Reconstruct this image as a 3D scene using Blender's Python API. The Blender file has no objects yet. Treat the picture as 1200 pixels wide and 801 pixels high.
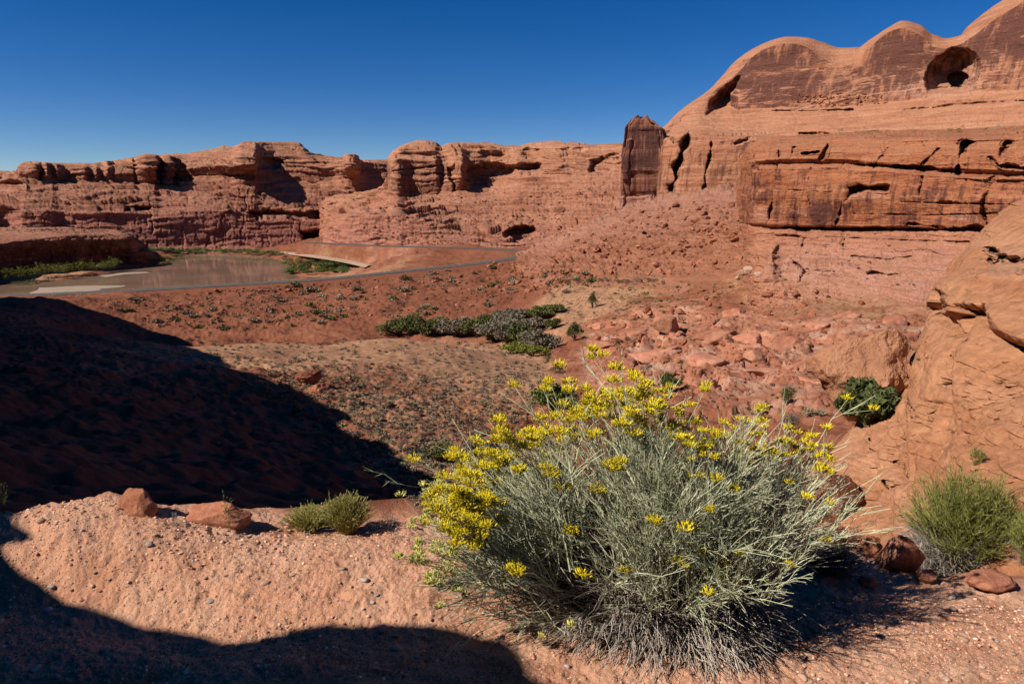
import bpy, math, random
import numpy as np
from mathutils import Vector

SC = bpy.context.scene
COL = SC.collection
R = math.radians
rng = np.random.default_rng(7)
random.seed(7)

# ------------------------------------------------------------------ camera, light, exposure
PITCH = R(12.4)
CAMZ = 1.6
cam_d = bpy.data.cameras.new("camera")
cam = bpy.data.objects.new("camera", cam_d)
COL.objects.link(cam)
cam.location = (0, 0, CAMZ)
cam.rotation_euler = (R(90) - PITCH, 0, 0)
cam_d.lens = 24.0
cam_d.sensor_width = 36.0
cam_d.clip_start = 0.05
cam_d.clip_end = 30000
SC.camera = cam

SUN_EL = R(40)
SUN_AZ = math.atan2(-0.90, -0.37)          # direction to the sun in plan: (sin, cos)
SDIR = np.array([math.sin(SUN_AZ) * math.cos(SUN_EL), math.cos(SUN_AZ) * math.cos(SUN_EL), math.sin(SUN_EL)])
W = bpy.data.worlds.new("World")
SC.world = W
W.use_nodes = True
nt = W.node_tree
nt.nodes.clear()
sky = nt.nodes.new("ShaderNodeTexSky")
sky.sky_type = 'NISHITA'
sky.sun_disc = False
sky.sun_elevation = SUN_EL
sky.sun_rotation = SUN_AZ
sky.altitude = 2600
sky.air_density = 0.85
sky.dust_density = 0.0
sky.ozone_density = 3.5
bg = nt.nodes.new("ShaderNodeBackground")
bg.inputs[1].default_value = 0.066
wo = nt.nodes.new("ShaderNodeOutputWorld")
hs = nt.nodes.new("ShaderNodeHueSaturation")      # the deep clear blue of high dry desert air
hs.inputs['Saturation'].default_value = 1.36
hs.inputs['Hue'].default_value = .510
nt.links.new(sky.outputs[0], hs.inputs['Color'])
nt.links.new(hs.outputs[0], bg.inputs[0])
nt.links.new(bg.outputs[0], wo.inputs[0])
sun_d = bpy.data.lights.new("sun", 'SUN')
sun_d.energy = 5.0
sun_d.angle = R(0.5)
sun_d.color = (1.0, 0.94, 0.85)
sun = bpy.data.objects.new("sun", sun_d)
COL.objects.link(sun)
sun.rotation_euler = Vector(tuple(SDIR)).to_track_quat('Z', 'Y').to_euler()
sun.location = (-30, -10, 40)
SC.view_settings.view_transform = 'Standard'
SC.view_settings.look = 'None'
SC.view_settings.exposure = 0.35
SC.view_settings.gamma = 1.0
SC.view_settings.use_curve_mapping = False
SC.cycles.max_bounces = 5
SC.cycles.diffuse_bounces = 1
SC.cycles.glossy_bounces = 2
SC.cycles.transparent_max_bounces = 4

# ------------------------------------------------------------------ noise
def _h(ix, iy, iz, seed):
    n = (ix * np.int32(374761393) + iy * np.int32(668265263) + iz * np.int32(1274126177) + np.int32(seed * 974711 % 2000000011)).astype(np.int32)
    n = (n ^ ((n >> 13) & 0x7ffff)) * np.int32(1103515245)
    n = n ^ ((n >> 16) & 0xffff)
    return n

def rnd(ix, iy=0, iz=0, seed=0):
    """hash to 0..1"""
    ix = np.asarray(ix).astype(np.int32); iy = np.asarray(iy).astype(np.int32); iz = np.asarray(iz).astype(np.int32)
    with np.errstate(over='ignore'):
        return ((_h(ix, iy, iz, seed) & 0xffff) / 65535.0).astype(np.float32)

def vn3(x, y, z, seed=0):
    """value noise, -1..1"""
    x0 = np.floor(x); y0 = np.floor(y); z0 = np.floor(z)
    fx = (x - x0).astype(np.float32); fy = (y - y0).astype(np.float32); fz = (z - z0).astype(np.float32)
    fx = fx * fx * (3 - 2 * fx); fy = fy * fy * (3 - 2 * fy); fz = fz * fz * (3 - 2 * fz)
    x0 = x0.astype(np.int32); y0 = y0.astype(np.int32); z0 = z0.astype(np.int32)
    r = 0
    for a in (0, 1):
        wa = fx if a else 1 - fx
        for b in (0, 1):
            wb = wa * (fy if b else 1 - fy)
            for c in (0, 1):
                r = r + wb * (fz if c else 1 - fz) * rnd(x0 + a, y0 + b, z0 + c, seed)
    return r * 2 - 1

def vn2(x, y, seed=0):
    x0 = np.floor(x); y0 = np.floor(y)
    fx = (x - x0).astype(np.float32); fy = (y - y0).astype(np.float32)
    fx = fx * fx * (3 - 2 * fx); fy = fy * fy * (3 - 2 * fy)
    x0 = x0.astype(np.int32); y0 = y0.astype(np.int32)
    a = rnd(x0, y0, 0, seed); b = rnd(x0 + 1, y0, 0, seed); c = rnd(x0, y0 + 1, 0, seed); d = rnd(x0 + 1, y0 + 1, 0, seed)
    return ((a + (b - a) * fx) * (1 - fy) + (c + (d - c) * fx) * fy) * 2 - 1

def fbm3(x, y, z, o=4, seed=0, gain=.5, lac=2.03):
    r = 0; a = 1.0; f = 1.0
    for i in range(o):
        r = r + a * vn3(x * f, y * f, z * f, seed + i * 17); a *= gain; f *= lac
    return r

def fbm2(x, y, o=4, seed=0, gain=.5, lac=2.03):
    r = 0; a = 1.0; f = 1.0; c, s = math.cos(.6), math.sin(.6)
    for i in range(o):
        r = r + a * vn2(x * f, y * f, seed + i * 17)
        x, y = c * x - s * y, s * x + c * y
        a *= gain; f *= lac
    return r

def vor2(x, y, seed=0):
    """2-D cells: (value of nearest cell, F1, F2-F1)"""
    x0 = np.floor(x).astype(np.int32); y0 = np.floor(y).astype(np.int32)
    f1 = np.full(x.shape, 9., np.float32); f2 = f1.copy(); v = np.zeros(x.shape, np.float32)
    for a in (-1, 0, 1):
        for b in (-1, 0, 1):
            cx = x0 + a; cy = y0 + b
            d = np.sqrt((cx + rnd(cx, cy, 1, seed) - x) ** 2 + (cy + rnd(cx, cy, 2, seed) - y) ** 2).astype(np.float32)
            val = rnd(cx, cy, 3, seed)
            m = d < f1
            f2 = np.where(m, f1, np.minimum(f2, d)); v = np.where(m, val, v); f1 = np.where(m, d, f1)
    return v, f1, f2 - f1

def sstep(a, b, x):
    t = np.clip((x - a) / (b - a), 0, 1)
    return t * t * (3 - 2 * t)

def pchip(xk, yk, x):
    """monotone cubic through (xk, yk[..., rows])"""
    xk = np.asarray(xk, float); yk = np.asarray(yk, float)
    h = np.diff(xk)[:, None]; d = np.diff(yk, axis=0) / h
    m = np.zeros_like(yk)
    if len(xk) > 2:
        s = d[:-1] * d[1:] > 0
        w1 = 2 * h[1:] + h[:-1]; w2 = h[1:] + 2 * h[:-1]
        with np.errstate(divide='ignore', invalid='ignore'):
            mm = (w1 + w2) / (w1 / d[:-1] + w2 / d[1:])
        m[1:-1] = np.where(s, mm, 0)
    m[0] = d[0]; m[-1] = d[-1]
    x = np.clip(x, xk[0], xk[-1])
    i = np.clip(np.searchsorted(xk, x) - 1, 0, len(xk) - 2)
    t = ((x - xk[i]) / (xk[i + 1] - xk[i]))[:, None]; hh = h[i]
    return ((2 * t**3 - 3 * t**2 + 1) * yk[i] + (t**3 - 2 * t**2 + t) * hh * m[i]
            + (-2 * t**3 + 3 * t**2) * yk[i + 1] + (t**3 - t**2) * hh * m[i + 1])

# ------------------------------------------------------------------ survey: sight lines of the photograph -> places in the canyon
CP, SP = math.cos(PITCH), math.sin(PITCH)
def ray(px, py):
    a = (np.asarray(px, float) - 600) / 800.0
    b = (400.5 - np.asarray(py, float)) / 800.0
    return a, CP + b * SP, -SP + b * CP
def P(px, py, D):
    """the point seen at (px,py) standing D metres away on plan"""
    x, y, z = ray(px, py)
    k = D / np.hypot(x, y)
    return np.stack([x * k, y * k, CAMZ + z * k], -1)
def Pz(px, py, z):
    x, y, zz = ray(px, py)
    k = (z - CAMZ) / zz
    return np.stack([x * k, y * k, z + 0 * k], -1)
def pix(p):
    p = np.asarray(p, float)
    x = p[..., 0]; y = p[..., 1]; z = p[..., 2] - CAMZ
    dep = y * CP - z * SP; up = y * SP + z * CP
    return 600 + 800 * x / dep, 400.5 - 800 * up / dep

# ------------------------------------------------------------------ mesh + object helpers
def mesh_from(name, V, F, smooth=True, attrs=None):
    me = bpy.data.meshes.new(name)
    V = np.asarray(V, np.float32); F = np.asarray(F, np.int32)
    k = F.shape[1]
    me.vertices.add(len(V)); me.vertices.foreach_set('co', V.ravel())
    me.loops.add(F.size); me.loops.foreach_set('vertex_index', F.ravel())
    me.polygons.add(len(F)); me.polygons.foreach_set('loop_start', np.arange(0, F.size, k, dtype=np.int32))
    me.update(calc_edges=True)
    me.polygons.foreach_set('use_smooth', np.full(len(F), smooth))
    for n, a in (attrs or {}).items():
        at = me.attributes.new(n, 'FLOAT', 'POINT'); at.data.foreach_set('value', np.asarray(a, np.float32).ravel())
    me.update()
    return me
def grid_faces(nr, nc, wrap=False):
    i = np.arange(nr - 1)[:, None] * nc
    if wrap:
        j = np.arange(nc); k = (j + 1) % nc
    else:
        j = np.arange(nc - 1); k = j + 1
    return np.stack([i + j, i + k, i + nc + k, i + nc + j], -1).reshape(-1, 4)
def obj(name, me, mat=None, parent=None, loc=(0, 0, 0), rz=0.0, s=1.0):
    o = bpy.data.objects.new(name, me)
    COL.objects.link(o)
    if mat is not None and me is not None and not me.materials: me.materials.append(mat)
    o.location = tuple(float(c) for c in loc); o.rotation_euler = (0, 0, rz)
    o.scale = (s, s, s) if not hasattr(s, '__len__') else s
    if parent is not None: o.parent = parent
    return o
def tag(o, label, cat, group=None):
    o['label'] = label; o['category'] = cat
    if group: o['group'] = group
    return o
def kids(o): return [c for c in ALLKIDS.get(o.name, [])]
ALLKIDS = {}
def thing(name, label, cat, parts, loc=(0, 0, 0), rz=0, s=1, group=None):
    """parts: [(name, mesh, material)]"""
    t = obj(name, None, None, None, loc, rz, s)
    t.empty_display_size = .2
    tag(t, label, cat, group)
    ALLKIDS[t.name] = [obj(n, m, mt, t) for n, m, mt in parts]
    return t
def dup(t, label, loc, rz, s, group=None):
    r = t.copy(); COL.objects.link(r)
    r.location = tuple(float(c) for c in loc); r.rotation_euler = (0, 0, rz)
    r.scale = (s, s, s) if not hasattr(s, '__len__') else s
    r['label'] = label
    if group: r['group'] = group
    for c in ALLKIDS.get(t.name, []):
        d = c.copy(); COL.objects.link(d); d.parent = r
    return r

# ------------------------------------------------------------------ materials
class N:
    def __init__(s, name, rough=.9, spec=.2):
        s.m = bpy.data.materials.new(name); s.m.use_nodes = True
        s.t = s.m.node_tree; s.b = s.t.nodes['Principled BSDF']
        s.b.inputs['Roughness'].default_value = rough
        s.b.inputs['Specular IOR Level'].default_value = spec
    def n(s, ty, **k):
        o = s.t.nodes.new(ty)
        for a, v in k.items(): setattr(o, a, v)
        return o
    def l(s, a, b): s.t.links.new(a, b)
    def put(s, inp, v):
        if isinstance(v, bpy.types.NodeSocket): s.l(v, inp)
        elif isinstance(v, tuple) and len(v) == 3 and inp.type == 'RGBA': inp.default_value = (*v, 1)
        else: inp.default_value = v
    def co(s, scale=(1, 1, 1)):
        if not hasattr(s, 'tc'): s.tc = s.n('ShaderNodeTexCoord').outputs['Object']
        m = s.n('ShaderNodeMapping'); s.l(s.tc, m.inputs[0]); m.inputs['Scale'].default_value = scale
        return m.outputs[0]
    def noise(s, vec, scale=1, det=5, rough=.55, dist=0):
        o = s.n('ShaderNodeTexNoise'); s.l(vec, o.inputs['Vector'])
        o.inputs['Scale'].default_value = scale; o.inputs['Detail'].default_value = det
        o.inputs['Roughness'].default_value = rough; o.inputs['Distortion'].default_value = dist
        return o.outputs['Fac']
    def vor(s, vec, scale=1, out='Distance', feat='F1'):
        o = s.n('ShaderNodeTexVoronoi', feature=feat); s.l(vec, o.inputs['Vector']); o.inputs['Scale'].default_value = scale
        return o.outputs[out]
    def math(s, op, a, b=0.0, c=None, clamp=False):
        o = s.n('ShaderNodeMath', operation=op, use_clamp=clamp); s.put(o.inputs[0], a); s.put(o.inputs[1], b)
        if c is not None: s.put(o.inputs[2], c)
        return o.outputs[0]
    def rng(s, v, a, b, c=0.0, d=1.0):
        o = s.n('ShaderNodeMapRange', interpolation_type='SMOOTHSTEP'); s.put(o.inputs[0], v)
        for i, q in enumerate((a, b, c, d)): o.inputs[i + 1].default_value = q
        return o.outputs[0]
    def mix(s, f, a, b, mode='MIX'):
        o = s.n('ShaderNodeMix', data_type='RGBA', blend_type=mode)
        s.put(o.inputs[0], f); s.put(o.inputs[6], a); s.put(o.inputs[7], b)
        return o.outputs[2]
    def ramp(s, f, st):
        o = s.n('ShaderNodeValToRGB'); s.l(f, o.inputs[0]); e = o.color_ramp.elements
        while len(e) < len(st): e.new(.5)
        for q, (p, c) in zip(e, st): q.position = p; q.color = (*c, 1)
        return o.outputs[0]
    def attr(s, name): return s.n('ShaderNodeAttribute', attribute_name=name).outputs['Fac']
    def nz(s):
        g = s.n('ShaderNodeNewGeometry'); x = s.n('ShaderNodeSeparateXYZ'); s.l(g.outputs['Normal'], x.inputs[0]); return x.outputs[2]
    def bump(s, h, strength=.5, dist=.1, prev=None):
        o = s.n('ShaderNodeBump'); o.inputs['Strength'].default_value = strength; o.inputs['Distance'].default_value = dist
        s.l(h, o.inputs['Height'])
        if prev is not None: s.l(prev, o.inputs['Normal'])
        return o.outputs[0]
    def out(s, col, normal=None):
        s.put(s.b.inputs['Base Color'], col)
        if normal is not None: s.l(normal, s.b.inputs['Normal'])
        return s.m

def cliff_mat(name, c1, c2, c3, pale, varn, dust, u=1.0, bump=1.0, vstr=1.0, dusty=1.0, bandm=1.0):
    """u: size in metres of the middle features"""
    m = N(name, .92, .12)
    warp = m.noise(m.co((.02 / u, .02 / u, .02 / u)), 1, 3)
    vec = m.co((.035 / u, .035 / u, .9 / u))
    vadd = m.n('ShaderNodeVectorMath', operation='ADD'); m.l(vec, vadd.inputs[0])
    cmb = m.n('ShaderNodeCombineXYZ'); m.l(m.math('MULTIPLY', warp, 5.0), cmb.inputs[2]); m.l(cmb.outputs[0], vadd.inputs[1])
    st = m.noise(vadd.outputs[0], 1, 5, .6)
    col = m.ramp(st, [(.30, c1), (.5, c2), (.68, c3)])
    blot = m.noise(m.co((.09 / u,) * 3), 1, 6, .6)
    col = m.mix(m.rng(blot, .42, .68, 0, .6), col, c3)
    col = m.mix(m.math('MULTIPLY', m.attr('pale'), m.rng(m.noise(m.co((.15 / u, .15 / u, .5 / u)), 1, 5, .6), .25, .6, .45, 1.0)), col, pale)
    col = m.mix(m.math('MULTIPLY', m.attr('org'), m.rng(blot, .3, .6, .55, 1.0)), col, m.ramp(st, [(.35, (.40, .17, .085)), (.6, (.50, .25, .14))]))
    # desert varnish running down steep faces
    stk = m.noise(m.co((.55 / u, .55 / u, .035 / u)), 1, 5, .65)
    big = m.noise(m.co((.05 / u, .05 / u, .05 / u)), 1, 4, .6)
    vm = m.math('ADD', m.math('MULTIPLY', stk, .95), m.math('MULTIPLY', big, .55))
    vm = m.math('ADD', vm, m.math('MULTIPLY', m.math('SUBTRACT', m.attr('varn'), .5), .30))
    nz = m.nz()
    vmask = m.math('MULTIPLY', m.rng(vm, .66, .92, 0, .92 * vstr), m.rng(nz, .35, .65, 1, 0))
    col = m.mix(vmask, col, varn)
    dm = m.math('MULTIPLY', m.rng(nz, .55, .85, 0, .85 * dusty), m.rng(m.noise(m.co((.4 / u,) * 3), 1, 5), .35, .6, .25, 1))
    col = m.mix(dm, col, dust)
    fine = m.noise(m.co((2.2 / u,) * 3), 1, 7, .7)
    band = m.noise(m.co((.10 / u, .10 / u, 2.4 / u)), 1, 6, .7)
    col = m.mix(bandm, col, m.ramp(band, [(.30, (.58, .56, .55)), (.48, (1, 1, 1)), (.70, (1.22, 1.25, 1.28))]), 'MULTIPLY')
    col = m.mix(1.0, col, m.ramp(fine, [(.25, (.62, .62, .62)), (.5, (1, 1, 1)), (.75, (1.35, 1.35, 1.35))]), 'MULTIPLY')
    h1 = m.noise(m.co((.8 / u, .8 / u, 2.8 / u)), 1, 8, .68)
    cr = m.vor(m.co((.35 / u, .35 / u, .7 / u)), 1, 'Distance', 'DISTANCE_TO_EDGE')
    nrm = m.bump(m.rng(cr, 0, .05, 0, 1), .35 * bump, .25 * u)
    nrm = m.bump(band, .55 * bump * bandm, .9 * u, nrm)
    nrm = m.bump(h1, .8 * bump, .9 * u, nrm)
    return m.out(col, nrm)

ORG1, ORG2, ORG3 = (.32, .10, .045), (.43, .165, .08), (.52, .23, .12)
M = {}
M['far'] = cliff_mat('far_sandstone', (.19, .057, .036), (.30, .112, .068), (.42, .19, .11), (.36, .135, .10), (.085, .03, .026), (.30, .14, .085), 1.8, .9, .7, .7)
M['mid'] = cliff_mat('mid_sandstone', (.21, .066, .040), (.33, .127, .072), (.44, .20, .115), (.38, .155, .11), (.085, .032, .026), (.34, .16, .10), 1.4, .9, .7, .7)
M['dome'] = cliff_mat('dome_sandstone', (.27, .095, .05), (.35, .145, .075), (.42, .195, .11), (.44, .225, .145), (.10, .04, .030), (.40, .185, .10), 1.3, .7, 1.0, .6, .8)
M['bench'] = cliff_mat('bench_sandstone', (.25, .075, .035), (.34, .12, .055), (.40, .165, .08), (.42, .215, .155), (.115, .042, .030), (.35, .155, .085), .9, .9, 1.15, .7, .75)
M['spire'] = cliff_mat('spire_sandstone', (.19, .065, .038), (.27, .10, .058), (.34, .15, .085), (.38, .19, .14), (.10, .042, .034), (.34, .15, .085), 1.0, .9, 1.2, .7, .8)
M['talus'] = cliff_mat('talus_rock', (.17, .058, .03), (.29, .11, .058), (.38, .165, .095), (.40, .21, .15), (.15, .06, .04), (.32, .135, .075), .8, 1.2, .2, .5, .5)
M['outcrop'] = cliff_mat('outcrop_sandstone', (.33, .125, .058), (.40, .175, .085), (.45, .22, .12), (.40, .22, .14), (.17, .065, .04), (.36, .16, .085), .2, .65, .35, .3, .12)
# ------------------------------------------------------------------ ground
# (px, py, D, tan, pink)  or (px, None, D, tan, pink, z)
G = []
def g(px, rows):
    for r in rows:
        py, D, tn, pk = r[:4]
        if py is None:
            z = r[4]; p = P(px, 320, D); G.append((math.atan2(p[0], p[1]), math.log(D), z, tn, pk))
        else:
            p = P(px, py, D); G.append((math.atan2(p[0], p[1]), math.log(D), p[2], tn, pk))
g(-260, [(600, 9, .2, 0), (500, 28, .3, 0), (430, 60, .3, 0), (385, 120, .3, 0), (360, 220, .2, 0), (None, 310, 0, 0, -35), (None, 345, 0, 0, -46), (None, 390, 0, 0, -49), (None, 480, 0, 0, -45), (None, 720, .3, 0, -42)])
g(0, [(640, 5, .2, 0), (590, 9, .2, 0), (480, 32, .3, 0), (420, 65, .3, 0), (378, 140, .2, 0), (357, 230, .1, 0), (None, 298, 0, 0, -35.5), (None, 330, 0, 0, -45), (None, 370, 0, 0, -49), (None, 425, 0, 0, -48.5), (None, 462, 1, 0, -44.8), (None, 520, 1, 0, -44), (None, 720, .3, 0, -42)])
g(90, [(None, 305, 0, 0, -37), (None, 340, 0, 0, -48), (None, 440, 0, 0, -48.5), (None, 470, 1, 0, -44.8), (None, 520, 1, 0, -44)])
g(150, [(640, 5, .2, 0), (590, 9.5, .2, 0), (500, 30, .3, 0), (430, 68, .5, 0), (400, 110, .5, 0), (None, 175, .2, 0, -37), (None, 205, .1, 0, -39), (356, 240, 0, 0), (None, 300, 0, 0, -37.5), (None, 330, 0, 0, -48), (None, 470, 0, 0, -48.5), (None, 500, .5, 0, -44.6), (None, 540, .5, 0, -44), (None, 640, .3, 0, -42)])
g(215, [(None, 300, 0, 0, -39), (None, 325, 0, 0, -48), (None, 520, 0, 0, -49), (None, 585, 0, 0, -47), (None, 610, .3, 0, -44.5), (None, 660, .2, 0, -43)])
g(300, [(640, 5, .2, 0), (590, 11, .2, 0), (500, 38, .3, 0), (440, 75, .6, 0), (398, 145, 1, 0), (None, 165, .8, 0, -36), (None, 190, .3, 0, -41), (384, 216, .1, 0), (352, 245, 0, 0), (None, 292, 0, 0, -38.5), (None, 320, 0, 0, -47.5), (None, 400, 0, 0, -49), (None, 550, 0, 0, -48), (None, 578, .3, 0, -44.5), (None, 640, .2, 0, -43)])
g(350, [(None, 330, .3, 0, -42), (None, 365, .3, 0, -44.6), (None, 410, .3, 0, -45.4), (None, 460, .6, 0, -45.2), (None, 520, .4, 0, -44.6), (None, 560, .1, .2, -42), (None, 620, .1, .2, -38)])
g(405, [(None, 330, .3, 0, -39), (None, 355, .4, 0, -42.5), (None, 400, .6, 0, -44.6), (None, 450, .5, .2, -44), (None, 490, .1, .6, -41), (None, 540, .1, .6, -34)])
g(450, [(640, 6, .2, 0), (590, 16, .5, 0), (500, 45, .5, 0), (440, 88, .5, 0), (398, 150, 1, 0), (None, 170, .8, 0, -36), (None, 188, .4, 0, -41), (377, 222, .2, 0), (340, 265, 0, 0), (None, 335, .6, 0, -36), (None, 375, .8, .1, -38.5), (None, 410, .1, .8, -34.5), (None, 450, .1, .6, -31), (None, 500, .1, .5, -28)])
g(520, [(590, 20, .5, 0), (540, 32, .5, 0), (480, 58, .5, 0), (430, 105, .9, 0), (400, 150, 1, 0), (None, 182, .5, 0, -40), (370, 228, .2, 0), (332, 285, 0, 0)])
g(600, [(640, 7, .1, 0), (560, 26, .1, 0), (500, 50, .3, 0), (450, 92, .8, 0), (420, 140, 1, 0), (404, 178, .7, 0), (385, 200, .3, 0), (355, 245, .2, 0), (322, 305, 0, .1), (None, 365, .3, 0, -32), (287, 430, .2, .3), (None, 520, 0, .5, -25)])
g(660, [(480, 70, .4, .2), (440, 115, .6, .2), (400, 165, .5, .2), (370, 205, .8, .1), (340, 250, .8, 0), (315, 300, .2, .2), (296, 360, .1, .3)])
g(720, [(640, 7, .1, 0), (560, 22, .1, .2), (480, 65, .2, .6), (430, 115, .0, .9), (400, 150, 0, .9), (370, 190, .5, .5), (350, 218, .9, .2), (331, 258, .9, 0), (315, 285, .1, .3), (300, 320, .1, .3)])
g(800, [(640, 6.5, .1, 0), (560, 20, .1, .3), (480, 58, .1, .5), (430, 105, 0, 1), (395, 140, 0, 1), (365, 178, .2, .8), (345, 212, .4, .3), (328, 245, .3, .2), (300, 290, 0, .2)])
g(880, [(640, 6, .1, 0), (560, 16, .1, .3), (480, 52, .2, .5), (430, 95, 0, .9), (395, 130, 0, 1), (365, 165, .5, .5), (340, 195, .7, .2), (None, 260, 0, .2, -18)])
g(960, [(640, 5.2, .1, 0), (560, 14, .1, .3), (490, 44, .2, .4), (440, 78, .1, .7), (400, 115, .1, .8), (370, 148, .6, .3), (350, 172, .6, .3), (None, 230, 0, .3, -18)])
g(1050, [(690, 3.7, .1, 0), (600, 5.5, .1, 0), (None, 12, .1, 0, -4.5), (500, 44, .1, .3), (440, 72, .2, .5), (400, 102, .1, .8), (380, 128, .4, .5), (358, 158, .6, .3), (None, 220, 0, .3, -16)])
g(1120, [(680, 3.9, .1, 0), (640, 4.6, .1, 0), (None, 12, .1, 0, -3.5), (None, 45, .1, .3, -12), (410, 100, .1, .8), (365, 145, .3, .5), (None, 220, 0, .3, -14)])
g(1220, [(690, 3.6, .1, 0), (640, 4.4, .1, 0), (None, 12, .1, 0, -2.5), (None, 45, .1, .3, -8), (410, 90, .1, .8), (380, 130, .3, .5), (None, 220, 0, .3, -8)])
g(1500, [(None, 4, .1, 0, -.6), (None, 12, .1, 0, -1), (None, 60, .1, .3, -3), (None, 200, .1, .5, 4)])
G = np.array(G)
def rbf_fit(X, Y, c=.12):
    n = len(X)
    A = np.sqrt(((X[:, None] - X[None]) ** 2).sum(-1) + c * c)
    A[np.arange(n), np.arange(n)] += -0.02
    Z = np.zeros((n + 3, n + 3)); Z[:n, :n] = -A
    Q = np.c_[np.ones(n), X]; Z[:n, n:] = Q; Z[n:, :n] = Q.T
    return np.linalg.solve(Z, np.r_[Y, np.zeros((3, Y.shape[1]))])
def rbf_eval(X, Wt, Q, c=.12):
    Q = np.asarray(Q, np.float32); X = X.astype(np.float32); out = np.empty((len(Q), Wt.shape[1]), np.float32); n = len(X)
    W32 = Wt.astype(np.float32)
    for i in range(0, len(Q), 60000):
        q = Q[i:i + 60000]
        d2 = (q[:, :1] - X[None, :, 0]) ** 2 + (q[:, 1:2] - X[None, :, 1]) ** 2
        out[i:i + 60000] = -np.sqrt(d2 + c * c) @ W32[:n] + W32[n] + q @ W32[n + 1:]
    return out
AZK = 3.0
GX = np.c_[G[:, 0] * AZK, G[:, 1]]
GW = rbf_fit(GX, G[:, 2:])
# ledge edge: distance from the camera's foot as a function of azimuth, and height there
EDG = []
for a_, b_, c_ in [(-200, 590, .1), (-30, 600, .14), (20, 600, .12), (60, 588, .16), (130, 583, .17), (200, 596, .10), (300, 612, .03), (400, 618, 0.), (480, 620, 0.), (560, 622, 0.), (650, 622, 0.), (760, 620, 0), (880, 618, 0), (950, 622, -.02), (1000, 650, -.03), (1040, 676, -.04), (1100, 690, -.05), (1160, 697, -.05), (1220, 698, -.04), (1340, 700, 0)]:
    p_ = Pz(a_, b_, c_); EDG.append((math.atan2(p_[0], p_[1]), math.hypot(p_[0], p_[1]), c_))
EDG = np.array([(-1.4, 3.4, .2)] + EDG + [(1.3, 3.4, .1)])
# road: centre line (px, py, z)
ROADC = [(-120, 352, -34.2), (30, 346, -34), (150, 340.5, -34), (300, 332, -34), (380, 327, -33.8), (450, 320, -33.2), (520, 313, -32.6), (575, 306.5, -32), (605, 302, -31.6), (617, 297.5, -31.2), (606, 294, -30.9), (575, 291.8, -30.6), (520, 289.8, -30.2), (450, 288, -29.8), (400, 286, -29.6), (360, 284, -29.3)]
ROADC = np.array([Pz(a, b, c) for a, b, c in ROADC])
def densify(Pts, step):
    d = np.r_[0, np.cumsum(np.linalg.norm(np.diff(Pts[:, :2], axis=0), axis=1))]
    s = np.arange(0, d[-1], step)
    # Catmull-Rom by pchip on arc length
    return pchip(d, Pts, s)
ROAD = densify(ROADC, 3.0)
for _ in range(6):
    ROAD[1:-1] = .25 * ROAD[:-2] + .5 * ROAD[1:-1] + .25 * ROAD[2:]
def near_line(x, y, L, R0):
    """distance to the polyline L and the height of its nearest point"""
    dm = np.full(x.shape, 1e9, np.float32); zz = np.zeros(x.shape, np.float32)
    bb = (x > L[:, 0].min() - R0) & (x < L[:, 0].max() + R0) & (y > L[:, 1].min() - R0) & (y < L[:, 1].max() + R0)
    xi = x[bb]; yi = y[bb]; dmi = dm[bb]; zi = zz[bb]
    for p in L:
        d = np.hypot(xi - p[0], yi - p[1]); m = d < dmi
        dmi = np.where(m, d, dmi); zi = np.where(m, p[2], zi)
    dm[bb] = dmi; zz[bb] = zi
    return dm, zz
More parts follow.
